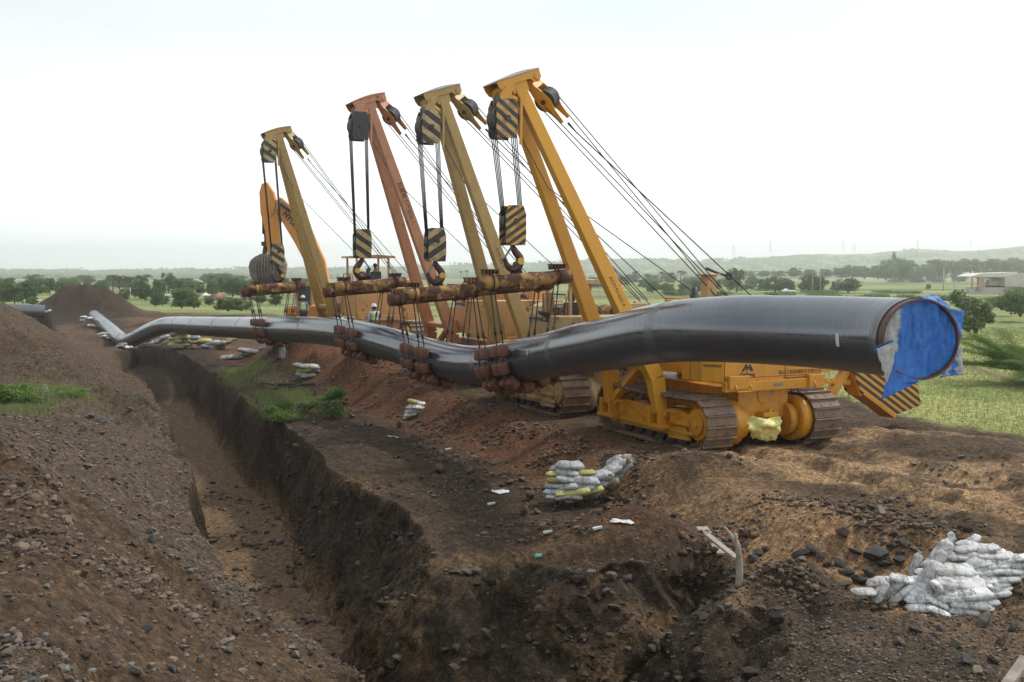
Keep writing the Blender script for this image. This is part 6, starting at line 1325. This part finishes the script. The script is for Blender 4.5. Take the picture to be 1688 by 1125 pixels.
# hedges and crops in the right fields
def fieldgrass(name, label, N, reg, h0, h1, mat, seed, wd=.02, lean=.3):
    r1 = np.random.RandomState(seed); xs, yy_ = reg(r1, N); zz_, dd_, ww_, *_ = H(xs, yy_, True); vv_ = .9 * xs + .436 * yy_; ok = (dd_ < -.02) & ((vv_ < 11.4) | (vv_ > 20)); xs, yy_, zz_ = xs[ok], yy_[ok], zz_[ok]; n = len(xs); h = r1.uniform(h0, h1, n); a = r1.rand(n) * 6.28; w_ = wd * r1.uniform(.6, 1.4, n) * np.maximum(1, yy_ / 30)
    lx, ly = r1.randn(n) * h * lean, r1.randn(n) * h * lean; dx_, dy_ = np.cos(a) * w_, np.sin(a) * w_
    V = np.stack([np.stack([xs - dx_, yy_ - dy_, zz_ - .02], -1), np.stack([xs + dx_, yy_ + dy_, zz_ - .02], -1), np.stack([xs + lx, yy_ + ly, zz_ + h], -1)], 1).reshape(-1, 3)
    return tag(mobj(name, npmesh(name, V, np.arange(3 * n).reshape(-1, 3), mat, False)), label, 'grass', kind='stuff')
def blob(lst):
    def f(r1, N):
        xs, yy_ = [], []
        for (px, py, z_, rx, ry, wt) in lst: g = G(px, py, z_); k = int(N * wt); xs.append(g.x + rx * r1.randn(k) * .6); yy_.append(g.y + ry * r1.randn(k) * .6)
        return np.concatenate(xs), np.concatenate(yy_)
    return f
fieldgrass('grass', 'short grass growing on the bench beside the trench', 16000, blob([(440, 620, -.7, 2.0, 5, .3), (500, 655, -.7, 2.2, 2.6, .4), (410, 618, -.7, 1.5, 4.5, .2), (460, 688, -.7, .8, .9, .1)]), .05, .22, LG, 21, .012)
fieldgrass('grass', 'green grass in the hollow between the left spoil heaps', 16000, blob([(20, 655, .7, 1.7, 2.2, .6), (100, 656, .6, .8, 1.0, .18), (5, 682, .7, 1.0, 1.2, .22)]), .06, .28, LG, 22, .012)
def rightreg(r1, N):
    Y = 28 + 62 * r1.rand(N) ** 1.5; X = r1.uniform(9, 50, N); v_ = .9 * X + .436 * Y; t_ = -.436 * X + .9 * Y; k = (v_ > 26.2 + 3 * np.clip((t_ - 22) / 9, 0, 1)) & (X < .55 * Y + 2) & (np.abs(X - (21.5 + .12 * (Y - 38))) > .5); return X[k], Y[k]
fieldgrass('grass', 'rough grass over the field at the right', 60000, rightreg, .05, .18, LG, 23, .012)
def bush(name, label, px, py, Y, w_, h_, n, size, mat, seed, cat='bush', z=None, stems=6, asp=.45, group=None, rz_=.8):
    b = P(px, py, Y); zg_ = hz(b.x, b.y) - .03 if z is None else z; C, r1, L_ = crown_pts(seed, 12, n); C = C * np.array([w_ / 2, w_ / 2, h_ / 1.7]); C[:, 2] += h_ * .5; C = C[C[:, 2] > .02]
    r = empty(name, (b.x, b.y, zg_)); V, Fq = leaves(C, size, r1, asp); mobj('foliage', npmesh('foliage', V, Fq, mat, False), r)
    m = MB()
    for k_ in range(stems): a = 2 * math.pi * k_ / stems; m.tube([(0, 0, -.05), (math.cos(a) * w_ * .12, math.sin(a) * w_ * .12, h_ * .35), (math.cos(a) * w_ * .3, math.sin(a) * w_ * .3, h_ * .75)], [h_ * .02, h_ * .014, h_ * .006], 5)
    m.build('stem', M_BARK, r); return tag(r, label, cat, group)
bush('weed_bush', 'widest leafy weed bush at the trench edge', 470, 690, 37.8, 2.4, .95, 3200, .10, LB, 31); bush('weed_bush', 'leafy weed bush behind the widest one, near the steel frame', 546, 660, 42, 1.5, .95, 2000, .10, LB, 32)
bush('weed_bush', 'rounded leafy weed bush rightmost on the bench', 549, 684, 38.5, 1.2, .75, 1800, .09, LB, 33); bush('weed_bush', 'small weed bush between the steel frame and the trench edge', 505, 672, 40, 1.1, .6, 1200, .09, LB, 34)
bush('weed_bush', 'leafy weeds at the left edge in the hollow between the spoil heaps', 8, 668, 31, 1.8, .9, 2200, .10, LB, 35); bush('weed_bush', 'low green weeds beside the silvery plant', 45, 660, 32, 1.8, .6, 1800, .10, LB, 36)
bush('weed_bush', 'thin trailing weeds rightmost in the left hollow', 110, 658, 33, 1.6, .35, 900, .08, LB, 37); bush('silvery_plant', 'small silvery leaved plant among the green weeds', 75, 661, 31.5, .3, .75, 60, .16, LS, 38, 'plant')
# acacia and round leaf bush at the right
def acacia():
    b = P(1700, 660, 44); r = empty('acacia_tree', (b.x, b.y, hz(b.x, b.y))); tag(r, 'feathery low acacia spreading in from the right edge', 'tree')
    r1 = np.random.RandomState(41); cs = []; m = MB()
    for k in range(46):
        a = r1.uniform(0, 6.28); Ls = r1.uniform(1.2, 3.4); z0 = r1.uniform(.5, 2.1); tip = Vector((math.cos(a) * Ls, math.sin(a) * Ls, z0 + r1.uniform(-.2, .25))); mid = tip * .5 + Vector((0, 0, .35))
        pts = [Vector((0, 0, .3 + .25 * z0)), mid, tip]; m.tube(pts, [.05, .025, .008], 5)
        for q in np.linspace(.3, 1, 10):
            p = (mid.lerp(tip, (q - .5) * 2) if q > .5 else pts[0].lerp(mid, q * 2)); cs.append(np.array(p) + r1.randn(150, 3) * np.array([.24, .24, .055]) * (1.2 - .5 * q))
    V, Fq = leaves(np.concatenate(cs), .075, r1, .35, 1.2); mobj('crown', npmesh('crown', V, Fq, LM[1], False), r); m.tube([(0, 0, -.1), (.03, 0, .5), (0, .04, 1.0)], [.13, .1, .06], 8); m.build('trunk', M_BARK, r)
acacia()
bush('leafy_bush', 'tall round leaved bush behind the blue tarpaulin', 1608, 552, 76, 3.6, 3.6, 3200, .26, leafmat('round_leaf_foliage', (.05, .08, .035), (.22, .27, .15), .25), 42, asp=.8, z=P(0, 552, 76).z)
bush('bush', 'dense dark bush at the right edge behind the acacia', 1682, 516, 110, 6.5, 3.2, 3600, .34, LM[0], 43, z=P(0, 522, 110).z); bush('bush', 'low scrub between the tall bush and the right edge', 1650, 505, 120, 5, 1.6, 1800, .34, LM[0], 44, z=P(0, 510, 120).z)
for i, (px, py, w_, h_) in enumerate(((1290, 490, 70, 8), (1360, 492, 80, 9), (1430, 492, 80, 8), (1500, 494, 70, 8), (1560, 497, 50, 12), (1120, 488, 60, 10), (1180, 488, 60, 8), (1600, 505, 40, 12), (1350, 484, 90, 5), (1480, 484, 90, 5))):
    Y = F * 5.5 / (py - HZ); bush('hedge', 'low green hedge strip across the fields behind the pipe', px, py, Y, w_ * Y / F, h_ * Y / F, 1500, .6, LM[1], 50 + i, 'hedge', z=P(px, py, Y).z, stems=3, group='hedge strips in the right fields')

# ------------------------------------------------------------------ buildings, poles, pylons
M_ROOFR = simple('red_tile_roof', [(.3, (.30, .12, .09)), (.7, (.42, .20, .16))], 1, .8); M_WALLW = simple('pale_wall', [(.3, (.50, .46, .42)), (.7, (.62, .58, .54))], .7, .85); M_SHEET = simple('pale_roof_sheet', [(.3, (.60, .58, .54)), (.7, (.72, .70, .66))], .6, .6)
M_PINK = simple('pink_wall', [(.3, (.42, .26, .22)), (.7, (.52, .36, .30))], .7, .85)
def house(px0, px1, pyt, pye, pyb, Y, label, mr, mw, name='house', dep=6, win=2):
    a, b = P(px0, pyb, Y), P(px1, pyb, Y); zt, ze = P(px0, pyt, Y).z, P(px0, pye, Y).z; zb = a.z - 1.0; cx = (a.x + b.x) / 2; W = b.x - a.x
    r = empty(name, (cx, Y + dep / 2, a.z)); tag(r, label, 'house' if name == 'house' else name.replace('_', ' '))
    m = MB(); m.prism([(-W / 2, zb - a.z), (W / 2, zb - a.z), (W / 2, ze - a.z), (-W / 2, ze - a.z)], (0, 0, 0), (1, 0, 0), (0, 0, 1), (0, 1, 0), dep); wl = m.build('wall', mw, r)
    m = MB(); m.prism([(-dep / 2 - .3, ze - a.z - .05), (dep / 2 + .3, ze - a.z - .05), (0, zt - a.z)], (0, 0, 0), (0, 1, 0), (0, 0, 1), (1, 0, 0), W + .6); m.build('roof', mr, r)
    for k in range(win):
        x_ = -W / 2 + W * (k + .5) / win; m = MB(); m.box((x_, -dep / 2 - .02, (ze - a.z) * .5), (W / win * .35, .05, (ze - a.z) * .4)); m.build('window', M_DARK, wl)
    return r
house(336, 348, 482, 487, 497, 215, 'pale house without upper floor left of the red roof', M_SHEET, M_WALLW); house(346, 360, 484, 489, 497, 210, 'small house with red tiled roof behind the wide green bush', M_ROOFR, M_WALLW)
house(396, 424, 482, 488, 497, 215, 'low house with long red roof beside the excavator bucket', M_ROOFR, M_PINK); house(262, 276, 486, 489, 497, 220, 'white walled shed among the village trees', M_SHEET, M_WALLW); house(35, 48, 494, 496, 501, 190, 'tiny pale shed left of the dark mound', M_SHEET, M_WALLW)
house(1255, 1303, 475, 478, 481, 330, 'long low shed with pale roof beyond the pipe', M_SHEET, M_PINK, dep=8); house(800, 826, 449, 451, 456, 420, 'pale long shed seen between khaki boom and hook', M_SHEET, M_WALLW); house(1292, 1312, 479, 480, 484, 300, 'small pale greenhouse roof in the fields', M_SHEET, M_WALLW)
# open farm shed at the right edge
Ys = 225; sh_ = empty('farm_shed', P(1650, 492, Ys)); tag(sh_, 'open sided pale roofed farm shed near the right edge', 'shed')
def pbx(name, x0, y0_, x1, y1_, Y, d, mat, par): m = MB(); pb_(m, x0, y0_, x1, y1_, Y, d); return keep(m.build(name, mat), par)
m = MB(); m.prism(xz([(1602, 456), (1616, 451), (1678, 449), (1664, 458)], Ys), (0, Ys + 4, 0), (1, 0, 0), (0, 0, 1), (0, 1, 0), 8); keep(m.build('roof', M_SHEET), sh_)
m = MB(); m.prism(xz([(1657, 470), (1657, 456), (1678, 450), (1700, 456), (1700, 474), (1657, 472)], Ys - .5), (0, Ys + 3, 0), (1, 0, 0), (0, 0, 1), (0, 1, 0), 7); keep(m.build('white_gable', M_WALLW), sh_)
pbx('pink_pillar', 1614, 458, 1623, 478, Ys, 1.0, M_PINK, sh_); pbx('post', 1602, 456, 1604, 476, Ys, .3, M_PINK, sh_); pbx('inner_wall', 1625, 466, 1657, 476, Ys + 5, .4, M_PINK, sh_); pbx('low_wall', 1604, 474, 1700, 486, Ys + 1, 4, M_WALLW, sh_)
pbx('stored_goods', 1632, 462, 1654, 471, Ys + 2, 2, M_WALLW, sh_)
def pole(px, pyb, pyt, Y, label, arms=1, th=.14):
    b = P(px, pyb, Y); zt = P(px, pyt, Y).z; r = empty('utility_pole', b); m = MB(); m.cyl((0, 0, -.6), (0, 0, zt - b.z), th, th * .7, n=8); m.build('post', M_WALLW if arms else M_WOOD, r)
    if arms: m = MB(); m.box((0, 0, (zt - b.z) * .9), (1.8, .1, .12)); m.box((0, 0, (zt - b.z) * .97), (1.1, .1, .1)); m.build('crossarm', M_GREY, r)
    return tag(r, label, 'utility pole', None)
for a in ((24, 498, 478, 170, 'concrete pole at the far left before the trees', 1), (215, 493, 474, 180, 'thin pole rising right of the dark mound', 1), (275, 486, 471, 230, 'pole behind the village trees', 1), (339, 487, 473, 220, 'left of two poles above the red roofed house', 1), (357, 488, 474, 222, 'right of two poles above the red roofed house', 1),
          (1555, 476, 440, 260, 'tall dark pole with crossarms left of the farm shed', 1), (1339, 480, 454, 250, 'pole in front of the paired field trees', 0), (1352, 479, 456, 252, 'second post beside the pole before the field trees', 0), (1404, 455, 447, 600, 'faint short pole in the far field', 0), (1573, 473, 462, 300, 'thin stake left of the shed', 0)): pole(*a)
def pylon(px, pyb, pyt, Y, label):
    b = P(px, pyb, Y); h = P(px, pyt, Y).z - b.z; r = empty('pylon', b); m = MB(); wb, wt = h * .12, h * .03
    for sx, sy in ((-1, -1), (1, -1), (1, 1), (-1, 1)): m.beam((sx * wb, sy * wb, 0), (sx * wt, sy * wt, h), .26, .26)
    for k in range(6): z_ = h * k / 6; w0, w1_ = wb + (wt - wb) * k / 6, wb + (wt - wb) * (k + 1) / 6; m.beam((-w0, -w0, z_), (w1_, -w1_, z_ + h / 6), .18, .18); m.beam((w0, -w0, z_), (-w1_, -w1_, z_ + h / 6), .18, .18)
    m.build('lattice_mast', M_GREY, r); m = MB()
    for q in (.72, .84, .96): m.beam((-h * .16, 0, h * q), (h * .16, 0, h * q), .25, .25)
    m.build('cross_arm', M_GREY, r); return tag(r, label, 'pylon')
for px, pyb, pyt, lb in ((1270, 418, 398, 'faint pylon leftmost on the far hill skyline'), (1389, 416, 395, 'tallest faint pylon on the middle of the skyline'), (1408, 416, 402, 'short pylon beside the tallest one'), (1512, 409, 396, 'faint pylon above the wooded ridge'), (1600, 407, 395, 'rightmost faint pylon on the skyline'), (1209, 422, 404, 'very faint pylon above the crane rope')): pylon(px, pyb, pyt, 2500, lb)
# ------------------------------------------------------------------ haze
hb3 = MB(); hb3.box((0, 1570, 38), (8000, 3300, 100)); hz_o = hb3.build('haze', None); tag(hz_o, kind='stuff')
mh = bpy.data.materials.new('pale_haze'); mh.use_nodes = True; th_ = mh.node_tree; th_.nodes.clear(); oo = th_.nodes.new('ShaderNodeOutputMaterial'); pv = th_.nodes.new('ShaderNodeVolumePrincipled')
pv.inputs['Color'].default_value = (.99, 1, 1, 1); pv.inputs['Density'].default_value = .00046; pv.inputs['Anisotropy'].default_value = .75; th_.links.new(pv.outputs[0], oo.inputs['Volume']); hz_o.data.materials.append(mh)

# ------------------------------------------------------------------ labels that single out each member of a row or pile
_O1 = 'first second third fourth fifth sixth seventh eighth ninth tenth eleventh twelfth thirteenth fourteenth fifteenth sixteenth seventeenth eighteenth nineteenth'.split(); _TN = {2: 'twent', 3: 'thirt', 4: 'fort', 5: 'fift', 6: 'sixt', 7: 'sevent'}
def ordn(n): return _O1[n - 1] if n < 20 else (_TN[n // 10] + 'ieth' if n % 10 == 0 else _TN[n // 10] + 'y-' + _O1[n % 10 - 1])
def scr(o):
    p = o.matrix_world.translation; c = math.cos(PITCH); s_ = math.sin(PITCH); q = Vector((p.x, p.y, p.z - ZC)); f = q.y * c - q.z * s_; u = q.y * s_ + q.z * c; return 844 + F * q.x / f, 562.5 - F * u / f
bpy.context.view_layer.update()
def relabel(group, noun, where, course=None):
    ob = [o for o in bpy.data.objects if o.get('group') == group and o.parent is None]
    if course:
        ys_ = [scr(o)[1] for o in ob]; lo, hi = min(ys_), max(ys_) + .01; names = course
        for k, nm in enumerate(names):
            sub = sorted([o for o in ob if int((scr(o)[1] - lo) / (hi - lo) * len(names)) == k], key=lambda o: scr(o)[0])
            for i, o in enumerate(sub): o['label'] = f"{ordn(i + 1)} {noun(o) if callable(noun) else noun} from left, {nm} course of {where}"
    else:
        for i, o in enumerate(sorted(ob, key=lambda o: scr(o)[0])): o['label'] = f"{ordn(i + 1)} {noun(o) if callable(noun) else noun} from left {where}"
def bagc(o): n = o.data.materials[0].name; return {'white_woven_sack': 'white', 'grey_woven_sack': 'grey', 'yellow_woven_sack': 'yellow', 'dusty_woven_sack': 'dusty'}[n] + ' sandbag'
C5 = ['topmost', 'upper', 'middle', 'lower', 'bottom']; C3 = ['upper', 'middle', 'bottom']; C2 = ['upper', 'bottom']
relabel('sandbags of the big white heap', bagc, 'the big white heap', ['topmost', 'upper', 'upper middle', 'middle', 'lower', 'bottom'])
relabel('sandbags of the stack below the nearest crane', bagc, 'the stack left of the nearest crane', C5)
for g_n, wh, cs_ in (('sandbags on the brown slope under the pipe', 'the small stack on the brown slope', C3), ('sandbags beside the green bushes', 'the low stack beside the green bushes', C2), ('sandbags beside the farthest cradle', 'the sprawl beside the farthest cradle', C2),
                     ('sandbags in the long row under the pipe', 'the long row under the pipe', C2), ('sandbags of the tall coloured stack', 'the tall coloured stack under the pipe', C3), ('sandbags at the rising pipe', 'the stack at the rising pipe', C2),
                     ('sandbags at the end of the trench', 'the stack at the trench end', C2), ('sandbags left of the bend', 'the stack left of the pipe bend', C2), ('sandbags near the raised pipe end', 'the stacks near the raised pipe end', C2), ('sandbags beside the clean black pipe', 'the bags by the clean black pipe', C2)):
    relabel(g_n, bagc, wh, cs_)
relabel('broadleaf trees of the left village belt', 'hazy broadleaf tree', 'in the village belt behind the dark mound'); relabel('palms of the left village belt', 'hazy palm', 'above the left village belt')
relabel('broadleaf trees of the right fields', 'hazy tree', 'in the fields beyond the bulging pipe'); relabel('palms of the right fields', 'small hazy palm', 'seen beyond the crane ropes'); relabel('trees of the wooded ridge', 'faint dark tree', 'on the low wooded ridge at right')
relabel('hedge strips in the right fields', 'low green hedge strip', 'across the fields behind the pipe')
def rkc(o): return {'grey_rock': 'grey', 'brown_rock': 'brown', 'dark_rock': 'dark', 'pale_rock': 'pale'}[o.data.materials[0].name] + ' rock'
for g_n, wh in (('dark rocks beside the white sandbags', 'among dark rocks beside the white sandbags'), ('brown rocks on the tan slope', 'on the tan slope'), ('rocks in front of the white sandbags', 'on the gravel before the white sandbags'), ('earth clods on the dark bench', 'on the dark bench beside the trench'),
                ('stones on the left gravel slope', 'on the grey gravel slope left of the trench'), ('stones on the brown soil at the lower left', 'on the brown tracked soil at lower left'), ('rubble at the bottom left corner', 'in the rubble at the bottom left corner'), ('stones on the churned lane', 'on the churned lane at right')):
    relabel(g_n, rkc, wh)
